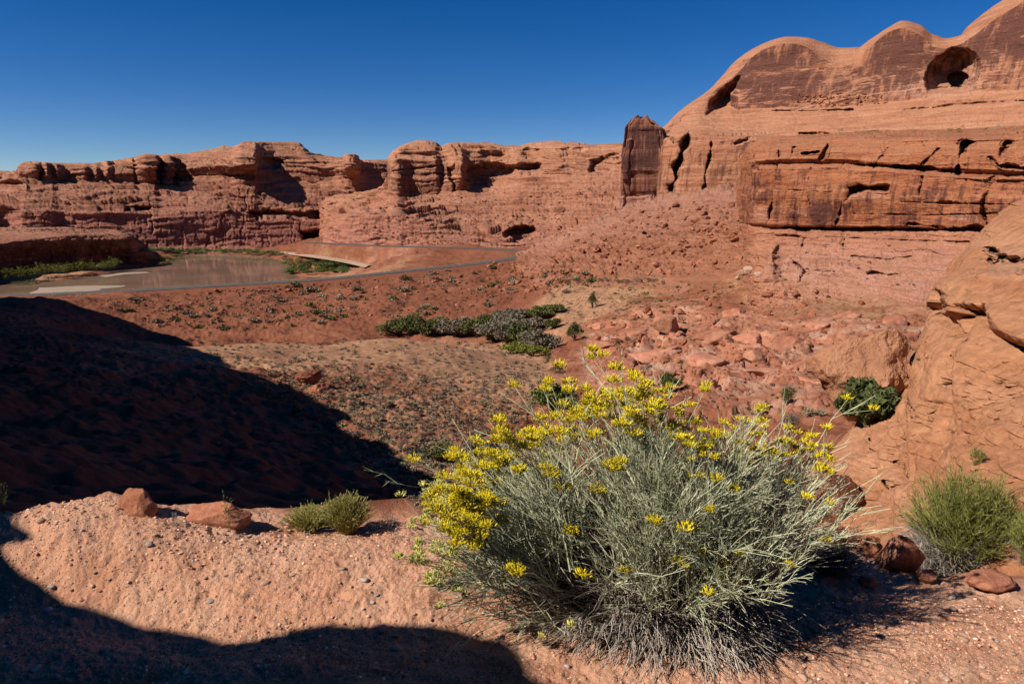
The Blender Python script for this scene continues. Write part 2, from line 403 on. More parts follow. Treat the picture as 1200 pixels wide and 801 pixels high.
def ground_h(x, y, detail=True, full=False):
    x = np.asarray(x, float).ravel(); y = np.asarray(y, float).ravel()
    D = np.hypot(x, y) + 1e-6; az = np.arctan2(x, y); azc = np.clip(az, -.85, .85); lD = np.log(np.clip(D, 3.5, 720))
    r = rbf_eval(GX, GW, np.c_[azc * AZK, lD])
    z = r[:, 0].astype(float); tan = np.clip(r[:, 1], 0, 1); pink = np.clip(r[:, 2], 0, 1)
    far = sstep(4, 12, D)
    if detail:
        # rough slopes
        rough = 1 - .45 * tan
        z = z + far * (fbm2(x / 28, y / 28, 3, 5) * 1.1 * sstep(20, 90, D) + fbm2(x / 5.5, y / 5.5, 4, 9) * .60 * rough * sstep(6, 40, D))
        nf = fbm2(x / 1.1, y / 1.1, 3, 31, .6) * .17 * sstep(3, 8, D) * (1 - sstep(60, 130, D)) * far
        z = z + nf * 1.5
        # rock ledges on the pink slabs: terraces with sharp risers
        zz = z + fbm2(x / 16, y / 16, 3, 77) * 1.6
        per = 2.4
        q = zz / per; fl = np.floor(q); fr = q - fl
        step = (sstep(.55, .80, fr) - fr) * per
        z = z + step * pink * 1.25 * sstep(25, 60, D)
        q = (z + .8 * fbm2(x / 7, y / 7, 3, 79)) / .95; fr = q - np.floor(q)
        z = z + (sstep(.6, .8, fr) - fr) * .95 * pink * .9 * sstep(25, 60, D) * sstep(-.3, .3, fbm2(x / 20, y / 20, 2, 80))
        v, f1, e = vor2(x / 5.5 + .3 * fbm2(x / 3, y / 3, 2, 3), y / 2.4, 21)
        blk = (v - .35) * sstep(.02, .14, e)
        z = z + blk * .6 * np.clip(pink * .8 + (1 - tan) * .35, 0, 1) * sstep(30, 90, D) * (1 - sstep(330, 420, D))
        v, f1, e = vor2(x / 1.3, y / 1.1, 22)
        z = z + (v - .3) * sstep(.02, .2, e) * .42 * np.clip(1.15 - tan, 0, 1) * sstep(25, 70, D) * (1 - sstep(200, 300, D))
    # road bench
    dm, rz = near_line(x, y, ROAD, 60)
    w = 1 - sstep(5.5, 13, dm)
    z = z * (1 - w) + (rz - .12) * w
    lim = rz + .2 + sstep(5, 40, dm) * 6 + .12 * np.maximum(dm - 12, 0)
    z = np.where((dm < 58), np.minimum(z, lim), z)
    # near ledge
    De = np.interp(az, EDG[:, 0], EDG[:, 1]) + .10 * fbm2(az * 9, az * 0 + 3, 3, 4) + .04 * vn2(az * 60, az * 0, 8)
    ze = np.interp(az, EDG[:, 0], EDG[:, 2])
    t = np.clip(D / De, 0, 1.2)
    zn = ze * sstep(.75, 1.0, t)
    if detail:
        zn = zn + fbm2(x / .55, y / .55, 3, 41) * .016 + fbm2(x / .10, y / .10, 4, 43, .6) * .0085 + fbm2(x / .024, y / .024, 3, 45, .65) * .0040
        # a trodden face with clods along the middle of the ledge
        v, f1, e = vor2(x / .075, y / .055, 47)
        cl = sstep(.0, .35, fbm2(x / .5 + 9, y / .35, 3, 49) + .18)
        zn = zn + (v - .5) * sstep(.0, .5, e) * .008 * cl
        v, f1, e = vor2(x / .028, y / .024, 48)
        zn = zn + (v - .5) * sstep(.0, .5, e) * .005
        zn = zn - .05 * np.exp(-((y - 2.35 - .1 * np.sin(x * 2)) / .16) ** 2) * sstep(.3, -.2, x)
        zn = zn + .06 * np.exp(-((y - 2.72) / .22) ** 2) * sstep(.3, -.4, x)
    k = sstep(De - .05, De + .45, D)
    drop = np.minimum(z, -.35 - (D - De) * .9) if True else z
    z = zn * (1 - k) + np.where(D < 7, z, z) * k
    if full: return z, tan, pink, dm, 1 - k
    return z

# sampling rings and bearings
rad = [.25]
while rad[-1] < 12000:
    d = rad[-1]
    k = .03 if d < 1.7 else (.0022 if d < 3.3 else (.006 if d < 8 else (.0052 if d < 20 else (.0042 if d < 300 else (.006 if d < 600 else .06)))))
    rad.append(d * (1 + k))
rad = np.array(rad)
azs = np.concatenate([np.linspace(-.76, .76, 1050), np.linspace(.78, 2 * math.pi - .78, 150)])
RR, AA = np.meshgrid(rad, azs, indexing='ij')
gx = RR * np.sin(AA); gy = RR * np.cos(AA)
gz, gt, gp, gd, gn = ground_h(gx, gy, True, True)
gz = np.where(RR.ravel() > 720, gz + (RR.ravel() - 720) * 0.0, gz)
V = np.c_[gx.ravel(), gy.ravel(), gz]
mg = N('ground_soil', .95, .08)
nearm = mg.attr('near'); tanm = mg.attr('tan'); pinkm = mg.attr('pink')
n1 = mg.noise(mg.co((.06,) * 3), 1, 6, .6); n2 = mg.noise(mg.co((.9,) * 3), 1, 6, .65); n3 = mg.noise(mg.co((14,) * 3), 1, 6, .7); n4 = mg.noise(mg.co((2.2,) * 3), 1, 5, .6)
red = mg.ramp(n1, [(.3, (.17, .05, .026)), (.55, (.25, .083, .042)), (.75, (.32, .125, .068))])
gran = mg.ramp(n2, [(.3, (.13, .05, .028)), (.5, (.22, .085, .046)), (.7, (.30, .135, .08))])
colr = mg.mix(.45, red, gran)
tanc = mg.ramp(n2, [(.3, (.26, .125, .065)), (.5, (.38, .20, .11)), (.7, (.48, .29, .17))])
colr = mg.mix(mg.rng(mg.math('ADD', tanm, mg.math('MULTIPLY', mg.math('SUBTRACT', n1, .5), 1.2)), .35, .8, 0, .9), colr, tanc)
pkc = mg.ramp(mg.noise(mg.co((.10, .16, 1.3)), 1, 7, .7), [(.3, (.26, .085, .046)), (.5, (.38, .155, .09)), (.7, (.50, .25, .155))])
pkc = mg.mix(mg.rng(mg.noise(mg.co((.13,) * 3), 1, 7, .65), .50, .62, 0, .8), pkc, (.50, .30, .21))
pkc = mg.mix(mg.rng(mg.noise(mg.co((.5, .5, 1.5)), 1, 6, .7), .55, .68, 0, .6), pkc, (.20, .07, .045))
colr = mg.mix(mg.rng(mg.math('ADD', pinkm, mg.math('MULTIPLY', mg.math('SUBTRACT', n1, .5), .8)), .3, .7, 0, .85), colr, pkc)
nearc = mg.ramp(n4, [(.25, (.54, .24, .135)), (.45, (.66, .33, .20)), (.62, (.70, .40, .26)), (.8, (.76, .50, .36))])
nearc = mg.mix(mg.rng(n3, .4, .75, 0, .4), nearc, (.42, .175, .10))
nearc = mg.mix(mg.rng(mg.noise(mg.co((60,) * 3), 1, 4, .7), .55, .75, 0, .35), nearc, (.60, .38, .27))
def stones(sc, lo, cols_):
    v = mg.n('ShaderNodeTexVoronoi'); mg.l(mg.co((sc, sc, sc)), v.inputs['Vector']); v.inputs['Scale'].default_value = 1
    x = mg.n('ShaderNodeSeparateColor'); mg.l(v.outputs['Color'], x.inputs[0])
    return mg.math('MULTIPLY', mg.rng(x.outputs[0], lo, lo + .02, 0, 1), mg.rng(v.outputs['Distance'], .28, .36, 1, 0)), mg.ramp(x.outputs[1], cols_), v.outputs['Distance']
nearc = mg.mix(mg.rng(mg.noise(mg.co((1.1, 1.9, 1)), 1, 5, .6), .50, .66, 0, .75), nearc, (.33, .125, .07))
sh1 = None
for sc_, lo_, cs_ in ((125, .50, [(0, (.22, .10, .06)), (.5, (.5, .28, .18)), (1, (.70, .50, .38))]), (52, .80, [(0, (.20, .13, .10)), (.4, (.42, .25, .17)), (.7, (.34, .29, .26)), (1, (.68, .52, .40))])):
    mk_, cc_, dd_ = stones(sc_, lo_, cs_)
    nearc = mg.mix(mk_, nearc, cc_)
    sh1 = mk_
colr = mg.mix(nearm, colr, nearc)
colr = mg.mix(1.0, colr, mg.ramp(n3, [(.25, (.8, .8, .8)), (.75, (1.18, 1.18, 1.18))]), 'MULTIPLY')
b1 = mg.bump(mg.noise(mg.co((60,) * 3), 1, 8, .8), .9, .014)
b1 = mg.bump(mg.math('MULTIPLY', sh1, nearm), .8, .004, b1)
b2 = mg.bump(mg.noise(mg.co((5,) * 3), 1, 6, .7), .30, .10, b1)
farb = mg.math('SUBTRACT', 1.0, nearm)
n6 = mg.noise(mg.co((.55,) * 3), 1, 9, .72)
b3 = mg.bump(mg.math('MULTIPLY', n6, farb), .6, .55, b2)
M['ground'] = mg.out(colr, b3)
go = obj('ground', mesh_from('ground', V, grid_faces(len(rad), len(azs), True), True, {'tan': gt, 'pink': gp, 'near': gn}), M['ground'])
go['kind'] = 'structure'
def gh(x, y):
    return ground_h(np.atleast_1d(x), np.atleast_1d(y))

# river
mw = N('muddy_water', .07, .5)
wn = mw.noise(mw.co((.12, .35, 1)), 1, 5)
M['water'] = mw.out(mw.mix(mw.rng(mw.noise(mw.co((.02, .02, 1)), 1, 3), .4, .6), (.22, .135, .09), (.28, .175, .12)), mw.bump(wn, .05, .15))
rv = Pz(0, 0, -46) * 0
rp = [(-900, 180), (-60, 230), (-40, 620), (-900, 900)]
m_ = mesh_from('river', [(a, b, -46) for a, b in [(-900, 150), (20, 150), (20, 700), (-900, 700)]], [[0, 1, 2, 3]], False)
ro = obj('river', m_, M['water']); ro['kind'] = 'structure'
# sand bar in the shallows
def sheet(name, outline, z, mat, th=.0, sub=14):
    c = outline.mean(0)
    rings = [c + (outline - c) * t for t in np.linspace(0.02, 1, sub)]
    Vv = np.concatenate([np.c_[r_, z + (.25 * (1 - (i / (sub - 1)) ** 2)) + 0 * r_[:, 0]] for i, r_ in enumerate(rings)])
    return obj(name, mesh_from(name, Vv, grid_faces(sub, len(outline), True)), mat)
msand = N('pale_sand', .95, .1)
M['sand'] = msand.out(msand.mix(msand.noise(msand.co((.2, .2, 1)), 1, 5), (.28, .20, .14), (.38, .29, .215)), msand.bump(msand.noise(msand.co((1, 1, 1)), 1, 5), .3, .2))
def blob_outline(pts, n=90, amp=1.0, seed=1):
    pts = np.array(pts + [pts[0]], float)
    d = np.r_[0, np.cumsum(np.linalg.norm(np.diff(pts, axis=0), axis=1))]
    s = np.linspace(0, d[-1], n, endpoint=False)
    q = np.c_[np.interp(s, d, pts[:, 0]), np.interp(s, d, pts[:, 1])]
    for _ in range(3): q = .25 * np.roll(q, 1, 0) + .5 * q + .25 * np.roll(q, -1, 0)
    return q + amp * np.c_[vn2(s / 9, s * 0, seed), vn2(s / 9, s * 0 + 5, seed)]
mmud = N('wet_mud', .45, .4); M['mud'] = mmud.out(mmud.mix(mmud.noise(mmud.co((.3, .3, 1)), 1, 5), (.13, .08, .055), (.22, .14, .10)))
for pts_, am in (([(30, 346), (46, 336), (80, 334.6), (120, 334.2), (150, 334), (142, 337), (112, 340.5), (80, 344), (56, 350)], 2.2), ([(104, 323.5), (140, 319.8), (178, 317.8), (180, 319), (150, 321.4), (118, 325)], 1.6)):
    base_ = [tuple(Pz(a, b, -46)[:2]) for a, b in pts_]
    sb = blob_outline(base_, 160, am); c_ = sb.mean(0)
    so = sheet('mud_bank', c_ + (sb - c_) * 1.12 + .8, -46.16, M['mud']); so['kind'] = 'structure'
    so = sheet('sand_bar', blob_outline(base_, 160, am * 1.3, 4), -46.05, M['sand']); so['kind'] = 'structure'

# road
mr = N('asphalt', .85, .3)
M['asphalt'] = mr.out(mr.mix(mr.noise(mr.co((.5,) * 3), 1, 6, .7), (.045, .042, .042), (.085, .075, .07)))
my = N('road_paint', .7, .3); M['paint_y'] = my.out((.55, .36, .06))
mwp = N('white_paint', .7, .3); M['paint_w'] = mwp.out((.7, .68, .64))
T = np.gradient(ROAD[:, :2], axis=0); T /= np.linalg.norm(T, axis=1)[:, None]
Nn = np.c_[-T[:, 1], T[:, 0]]
def ribbon(name, a, b, dz, mat, th=.0):
    n = len(ROAD)
    V = np.concatenate([np.c_[ROAD[:, :2] + Nn * a, ROAD[:, 2] + dz], np.c_[ROAD[:, :2] + Nn * b, ROAD[:, 2] + dz]])
    i = np.arange(n - 1)
    F = np.stack([i, i + 1, n + i + 1, n + i], -1)
    if th:
        V = np.concatenate([V, V - np.array([0, 0, th])]); o2 = 2 * n
        F = np.concatenate([F, np.stack([i, o2 + i, o2 + i + 1, i + 1], -1), np.stack([n + i, n + i + 1, o2 + n + i + 1, o2 + n + i], -1)])
    return obj(name, mesh_from(name, V, F, False), mat)
r0 = ribbon('road', -3.6, 3.6, .10, M['asphalt'], .5); r0['kind'] = 'structure'
for a, b, mt in ((-.18, -.06, 'paint_y'), (.06, .18, 'paint_y'), (-3.35, -3.22, 'paint_w'), (3.22, 3.35, 'paint_w')):
    q = ribbon('road_marking', a, b, .106, M[mt]); q['kind'] = 'structure'
# ------------------------------------------------------------------ rock formations
def smooth1(A, k, ax):
    for _ in range(k):
        B = A.copy()
        s = [slice(None)] * A.ndim; a = s.copy(); b = s.copy(); c = s.copy()
        a[ax] = slice(0, -2); b[ax] = slice(1, -1); c[ax] = slice(2, None)
        B[tuple(b)] = .25 * A[tuple(a)] + .5 * A[tuple(b)] + .25 * A[tuple(c)]
        A = B
    return A
def formation(name, cols, mat, step=1.1, rows_var=None, rows_pale=None, rough=None, carve=None, amp=1.0, u=1.0, rubble=0.0, rub_rows=None, org_rows=None,
              strata=1.0, joint=1.0, block=1.0, soft=2, seed=1, parent=None, parts=None, skyamp=0.0, backrow=True, terr=0.0, bulge=None, lump=1.0, finecut=1.0):
    """cols: [(px, [(py, D) bottom..top])]; a wall of rock with strata, joints and blocks, carried on behind its crest.
    rough: weight of block detail per row."""
    pxk = np.array([c[0] for c in cols], float)
    Y = np.array([[r[0] for r in c[1]] for c in cols], float); Dk = np.array([[r[1] for r in c[1]] for c in cols], float)
    nrow = Y.shape[1]
    px = np.arange(pxk[0], pxk[-1] + .01, step)
    Yc = pchip(pxk, Y, px); Dc = pchip(pxk, Dk, px)                     # (ncol, nrow)
    # row sampling
    ts = [0.0]
    for r in range(nrow - 1):
        ln = np.abs(Yc[:, r + 1] - Yc[:, r]).max(); dd = np.abs(Dc[:, r + 1] - Dc[:, r]).max() / Dc[:, r].mean()
        n = int(max(3, ln / step, min(60, dd * 120)))
        ts += list(r + np.arange(1, n + 1) / n)
    ts = np.array(ts); i0 = np.clip(ts.astype(int), 0, nrow - 2); f = ts - i0
    lin = lambda A: A[:, i0] * (1 - f) + A[:, i0 + 1] * f
    PX = np.repeat(px[:, None], len(ts), 1); PY = smooth1(lin(Yc), soft, 1); DD = smooth1(lin(Dc), soft, 1)
    rw = lambda L, d: np.interp(ts, np.arange(nrow), L)[None].repeat(len(px), 0) if L is not None else np.full(PX.shape, float(d))
    VAR = rw(rows_var, .3); PAL = rw(rows_pale, 0); RG = rw(rough, 1)
    if carve is not None:
        r_ = carve(PX, PY, DD, VAR, PAL)
        DD = r_ if not isinstance(r_, tuple) else r_[0]
        if isinstance(r_, tuple): VAR, PAL = r_[1:]
    Q = P(PX, PY, DD)
    # outward normal
    def normals(Q):
        a = np.gradient(Q, axis=0); b = np.gradient(Q, axis=1); n = np.cross(a, b)
        n /= np.linalg.norm(n, axis=-1)[..., None] + 1e-9
        s = -(n * (Q - np.array([0, 0, CAMZ]))).sum(-1, keepdims=True)
        return n * np.where(np.median(s) < 0, -1, 1)
    n = normals(smooth1(smooth1(Q, 6, 0), 6, 1))
    hor = np.hypot(n[..., 0], n[..., 1]); steep = sstep(.35, .8, hor)
    x, y, z = Q[..., 0], Q[..., 1], Q[..., 2]
    hx = n[..., 0]; hy = n[..., 1]
    # along-wall coordinate
    w = np.cumsum(np.r_[0, np.hypot(*np.diff(np.median(Q[..., :2], axis=1), axis=0).T)])[:, None] + 0 * z
    wz = z + 2.2 * u * fbm3(x / (30 * u), y / (30 * u), z / (30 * u), 3, seed)
    d = np.zeros_like(z)
    d += lump * 2.4 * u * fbm3(x / (22 * u), y / (22 * u), z / (14 * u), 3, seed + 1) * (.35 + .65 * steep)
    # strata
    st = 0
    for k, (per, a) in enumerate(((9.0, 1.1), (3.7, .75), (1.5, .40))):
        q = wz / (per * u); v = rnd(np.floor(q), 0, 0, seed + 50 + k); v2 = rnd(np.floor(q) + 1, 0, 0, seed + 50 + k)
        fr = q - np.floor(q)
        st = st + a * u * ((v + (v2 - v) * sstep(.78, .98, fr)) - .5)
    d += strata * st * (.3 + .7 * steep) * RG
    # joints and blocks
    ww = w + 1.5 * u * fbm3(x / (8 * u), y / (8 * u), z / (8 * u), 3, seed + 2)
    for k, (bw, bh, a) in enumerate(((16, 11, 1.5), (6.0, 4.0, .9), (2.2, 1.5, .5))):
        row = np.floor(wz / (bh * u) + .3 * k)
        off = rnd(row, 0, 0, seed + 70 + k) * 7.3
        q = ww / (bw * u) * (.7 + .6 * rnd(row, 1, 0, seed + 71 + k)) + off
        colc = np.floor(q); fr = q - colc
        val = rnd(colc, row, 0, seed + 80 + k)
        edge = np.minimum(fr, 1 - fr) * bw * u
        deep = rnd(colc + (fr > .5), row, 5, seed + 90 + k)
        groove = (1 - sstep(0, .45 * u * (1 if k < 2 else .5), edge)) * (deep > .45) * (.5 + deep)
        d += a * u * (block * (val - .5) - joint * .9 * groove) * (.15 + .85 * steep) * RG
    d += amp * (.55 * u * fbm3(x / (4 * u), y / (4 * u), z / (2.6 * u), 4, seed + 3) * (.3 + .7 * RG)
                + finecut * .5 * u * (np.abs(fbm3(x / (2.6 * u), y / (2.6 * u), z / (1.3 * u), 4, seed + 4)) - .4) * RG)
    if terr:                                                         # ledges on the slopes
        q = wz / (3.6 * u) + .9 * vn2(wz / (11 * u), w / (60 * u), seed + 31) + .35 * vn2(w / (9 * u), wz / (4 * u), seed + 32); fr = q - np.floor(q); vv = rnd(np.floor(q), np.floor(w / (23 * u) + .6 * q), 0, seed + 33)
        msk = .25 + .9 * sstep(-.35, .5, fbm3(x / (17 * u), y / (17 * u), z / (5 * u), 3, seed + 34))
        d += terr * u * msk * vv * (sstep(.0, .8, fr) * -1 + .5) * np.clip(RG, 0, 1.2) * (1 - .5 * steep)
    if rubble:
        wj = w + 1.0 * u * fbm2(w / (3 * u), z / (3 * u), 3, seed + 36)
        for sz, a in (((5.2, 1.0), (2.3, .55), (1.1, .28)) if rubble > 1.5 else ((2.6, .8), (1.2, .4), (.7, .22))):
            v, f1, e = vor2(wj / (sz * u), (z * 1.5 + .4 * y) / (sz * u), seed + 37)
            keep = rnd(np.floor(v * 4093), 3, 0, seed) > .45
            d += rw(rub_rows, 1) * rubble * u * a * keep * (v * .9 + .1) * np.sqrt(np.clip(e * 2.2, 0, 1)) * RG * (1 - .55 * steep)
    fade = np.ones_like(d)
    if bulge is not None: d += bulge(PX, PY)
    hn = np.hypot(hx, hy) + 1e-6
    flat = np.stack([hx / hn * .96, hy / hn * .96, .12 + 0 * hx], -1)
    dirv = flat * steep[..., None] + n * (1 - steep[..., None])
    Q = Q + dirv * d[..., None]
    if skyamp: pass
    me = mesh_from(name, Q.reshape(-1, 3), grid_faces(*PX.shape)[:, ::-1], True, {'pale': PAL, 'varn': VAR, 'org': rw(org_rows, 0)})
    return obj(name, me, mat, parent)

def lseg(PX, PY, x0, y0, x1, y1):
    """distance to a sight-line segment (in photo px) and the side"""
    dx, dy = x1 - x0, y1 - y0; L2 = dx * dx + dy * dy
    t = np.clip(((PX - x0) * dx + (PY - y0) * dy) / L2, 0, 1)
    return np.hypot(PX - x0 - t * dx, PY - y0 - t * dy), t
def slot(PX, PY, DD, pts, wd, depth):
    """an open crack or undercut along a polyline"""
    m = np.full(PX.shape, 1e9)
    for a, b in zip(pts[:-1], pts[1:]): m = np.minimum(m, lseg(PX, PY, *a, *b)[0])
    m = m + 1.0 * fbm2(PX / 5, PY / 5, 3, 5) * min(1, wd / 3)
    ww = wd * np.clip(.75 + .75 * fbm2(PX / 13, PY / 13, 2, 6), .15, 1.4)
    return DD + depth * np.clip(.7 + .5 * vn2(PX / 17, PY / 17, 8), .3, 1) * (1 - sstep(ww * .15, ww, m))
def patch(PX, PY, pts, soft=3.0):
    """soft inside mask of a polygon"""
    ins = np.zeros(PX.shape, bool); dm = np.full(PX.shape, 1e9); n = len(pts)
    for i in range(n):
        x0, y0 = pts[i]; x1, y1 = pts[(i + 1) % n]
        c = ((y0 > PY) != (y1 > PY)) & (PX < (x1 - x0) * (PY - y0) / ((y1 - y0) or 1e-9) + x0)
        ins ^= c; dm = np.minimum(dm, lseg(PX, PY, x0, y0, x1, y1)[0])
    sd = np.where(ins, dm, -dm) + min(.6 * soft, 2.0) * fbm2(PX / 9, PY / 9, 2, 9)
    return sstep(-soft * .3, soft, sd)

# ---- A: the long mesa across the river
def colA(px, sky, mid, db=0, bt=288, pk=250, up=212, dt=0):
    b0 = 0 if db < 0 else min(db, 40); b1 = .15 * db; b2 = .45 * db
    return (px, [(bt + 14, 592 + b0), (bt, 604 + b0), ((bt + pk) / 2, 609 + b0), (pk, 614 + b0), (pk - 6, 630 + b1), ((pk + up) / 2 - 2, 652 + b2), (up, 684 + db), ((up + mid) / 2, 681 + db + dt), (mid, 690 + db + dt), (sky + 1.5, 720 + db), (sky, 760 + db), (sky + 16, 900 + db)])
A = [colA(-330, 207, 211, 60, 284, 252, 226), colA(-60, 205, 209, 40, 284, 250, 222), colA(0, 203, 206, 25, 284, 250, 218), colA(22, 200, 202, 12, 284, 250, 214), colA(27, 191, 193, 8, 285, 248, 209),
     colA(60, 190, 192, 6, 286, 248, 209), colA(68, 191, 193, 10, 286, 248, 209), colA(95, 191, 194, 4, 287, 248, 210), colA(128, 189, 196, 0, 287, 248, 211), colA(158, 184, 193, -2, 288, 248, 212),
     colA(172, 180, 183, -8, 288, 250, 213, -14), colA(181, 180, 183, -8, 288, 250, 213, -14), colA(186, 181, 186, -2, 288, 250, 213, 12), colA(196, 180, 183, -2, 288, 250, 211, 4),
     colA(215, 180, 190, 0, 288, 248, 208), colA(238, 176, 186, -4, 288, 246, 206, 0), colA(262, 172, 184, -12, 288, 246, 205, -12), colA(272, 172, 186, -18, 288, 248, 205, -20), colA(284, 167, 183, -26, 288, 250, 205, -26),
     colA(298, 166, 182, -26, 288, 252, 206, -24), colA(303, 165.5, 183, -16, 288, 252, 208, 4), colA(325, 165.5, 188, -8, 289, 252, 210, 12), colA(350, 166, 188, -6, 290, 250, 208, 8), colA(364, 178, 186, -6, 291, 250, 206, 4),
     colA(385, 183, 188, -8, 292, 250, 206, 0), colA(400, 184, 189, -18, 292, 250, 207, -10), colA(408, 180.5, 183, -28, 292, 250, 208, -30), colA(416, 181, 184, -28, 292, 250, 210, -30), colA(422, 187, 190, -10, 292, 250, 212, 10), colA(440, 187, 190, 4, 292, 250, 214, 14), colA(470, 187, 195, 20, 292, 250, 215, 4)]
def carveA(PX, PY, DD, VAR, PAL):
    DD = DD + 16 * patch(PX, PY, [(292, 247), (320, 245), (352, 247), (390, 246), (392, 254), (372, 258), (330, 254), (300, 257), (292, 254)], 3)
    DD = DD + 18 * patch(PX, PY, [(352, 272), (378, 270), (384, 262), (392, 286), (352, 286)], 4)
    DD = DD + 12 * patch(PX, PY, [(145, 242), (178, 241), (180, 249), (146, 248)], 2)
    for x0 in (158, 187, 206): DD = slot(PX, PY, DD, [(x0, 182), (x0 + 1, 214)], 2.4, 12)
    DD = DD + 14 * patch(PX, PY, [(198, 182), (214, 188), (222, 196), (226, 212), (208, 214)], 3)
    DD = DD + 10 * patch(PX, PY, [(300, 182), (336, 186), (338, 194), (312, 200), (300, 198)], 3)
    # weathered knobs along the left rim
    DD = DD + 5 * np.sin(PX / 3.1 + 2 * np.sin(PX / 9)) * sstep(212, 206, PY) * (PX < 135)
    PAL = PAL * (1 - .0 * PX)
    return DD, VAR, PAL
oA = formation('mesa', A, M['far'], 1.0, [.3, .3, .35, .3, .2, .2, .3, .75, .7, .1, 0, 0], [.6, .75, .8, .5, .2, .1, 0, 0, 0, 0, 0, 0],
               [.7, .5, .45, .8, 1.2, 1.2, 1.0, .9, .8, .6, .4, .3], carveA, u=1.4, strata=1.2, joint=1.2, block=1.2, amp=.7, terr=4.6, lump=.6, rubble=.55, org_rows=[0, 0, 0, 0, .0, .1, .15, .3, .5, .95, 1, 1], rub_rows=[.2, .2, .2, .35, 1, 1, .5, .2, .1, .1, .1, 0], soft=1, seed=3)
tag(oA, 'long banded red mesa across the river with a rounded dome on its rim', 'mesa')

# a far blue mesa on the skyline
def colF(px, sky): return (px, [(225, 2400), (214, 2450), (sky + 2, 2500), (sky, 2600), (sky + 3, 3200)])
oF = formation('mesa', [colF(-320, 203), colF(-60, 202.5), colF(0, 202), colF(20, 203.5), colF(60, 205)], M['far'], 1.2, None, None, None, None, u=5, terr=1, seed=91)
tag(oF, 'thin distant mesa low on the skyline beyond the end of the long red mesa', 'mesa')

# ---- B: the middle mesa above the road bend
def colB(px, sky, mid, bt, up, D0, dt=0, pk=None, D1=None):
    pk = bt - 18 if pk is None else pk
    D1 = D0 if D1 is None else D1
    return (px, [(bt + 14, D0 - 8), (bt, D0), ((bt + pk) / 2, D0 + 5), (pk, D0 + 12), ((pk * 2 + up) / 3, D1 + 40), ((pk + up * 2) / 3, D1 + 62), (up, D1 + 84), ((up + mid) / 2, D1 + 88 + dt), (mid, D1 + 94 + dt), (sky + 2, D1 + 118), (sky, D1 + 140), (sky + 20, D1 + 260)])
B = [colB(374, 236, 238, 290, 243, 560, 0, 284), colB(382, 232, 234, 291, 240, 500, 0, 268), colB(398, 228, 230, 291, 238, 462, 0, 256, 480), colB(430, 224, 226, 290, 234, 442, 0, 250, 470), colB(450, 216, 218, 290, 230, 434, 20, 252, 460),
     colB(455, 200, 206, 290, 229, 432, 30, 252, 440), colB(459, 183, 188, 290, 229, 430, 0, 253, 420), colB(466, 174, 187, 289, 229, 428, 0, 254, 416), colB(480, 167, 187, 289, 229, 426, -4, 256), colB(497, 164, 188, 289, 229, 424, -4, 258),
     colB(510, 166, 187, 289, 228, 422, -2, 262), colB(517, 171, 186, 289, 227, 421, 6, 264), colB(524, 168, 189, 289, 226, 420, 2, 266), colB(532, 167, 192, 290, 225, 419, -14, 268), colB(541, 167, 193, 290, 224, 418, -16, 270), colB(548, 167, 194, 290, 223, 418, 8, 270), colB(575, 168, 192, 290, 221, 417, 16, 272),
     colB(596, 170, 190, 291, 214, 416, 16, 273), colB(606, 170, 190, 292, 208, 415, 4, 274), colB(625, 167, 190, 293, 204, 414, 6, 275), colB(640, 165, 192, 295, 204, 412, -4, 276), colB(660, 166, 192, 298, 204, 406, -4, 277), colB(680, 168, 188, 300, 204, 400, 4, 278), colB(696, 169, 186, 302, 204, 396, 10, 278), colB(725, 167, 184, 304, 204, 392, 2, 278), colB(800, 164, 182, 306, 203, 388, 0, 278)]
def carveB(PX, PY, DD, VAR, PAL):
    DD = DD + 16 * patch(PX, PY, [(590, 272), (603, 265), (626, 264), (628, 276), (616, 282), (594, 280)], 3)
    DD = DD + 7 * patch(PX, PY, [(462, 174), (490, 166), (514, 168), (514, 182), (500, 187), (480, 184), (464, 186)], 3) * sstep(176, 182, PY)
    DD = DD + 5 * patch(PX, PY, [(556, 178), (580, 176), (590, 182), (575, 188)], 4) + 4 * patch(PX, PY, [(612, 174), (634, 172), (634, 180), (616, 186)], 4)
    DD = DD + 4 * patch(PX, PY, [(650, 174), (685, 172), (686, 176), (655, 180)], 2)
    DD = DD + 13 * patch(PX, PY, [(524, 196), (534, 192), (536, 220), (532, 224), (526, 206)], 2.5)
    DD = DD + 14 * patch(PX, PY, [(545, 198), (565, 192), (606, 192), (636, 190), (638, 202), (606, 204), (580, 220), (550, 222)], 5)
    DD = DD + 9 * patch(PX, PY, [(690, 186), (712, 180), (728, 178), (728, 198), (706, 206), (690, 204)], 4)
    DD = slot(PX, PY, DD, [(462, 200), (500, 196), (530, 192)], 1.6, 5)
    VAR = VAR + .4 * patch(PX, PY, [(458, 195), (530, 195), (530, 228), (458, 229)], 5)
    return DD, VAR, PAL
oB = formation('mesa', B, M['mid'], 1.0, [.2, .2, .3, .2, .2, .2, .3, .55, .5, .1, 0, 0], [.7, .75, .7, .35, .15, .1, .3, 0, 0, .1, .1, 0],
               [.8, .6, .6, .9, 1.2, 1.2, .9, .75, .7, .7, .5, .3], carveB, u=1.1, strata=1.2, joint=1.0, block=1.1, amp=.7, terr=5.0, lump=.6, rubble=.6, org_rows=[0, 0, 0, .1, .1, .1, .3, .4, .55, 1, 1, 1], rub_rows=[.2, .2, .3, .5, 1, 1, .6, .1, .1, .1, .1, 0], soft=1, seed=11)
tag(oB, 'flat topped sandstone mesa above the bend in the road', 'mesa')

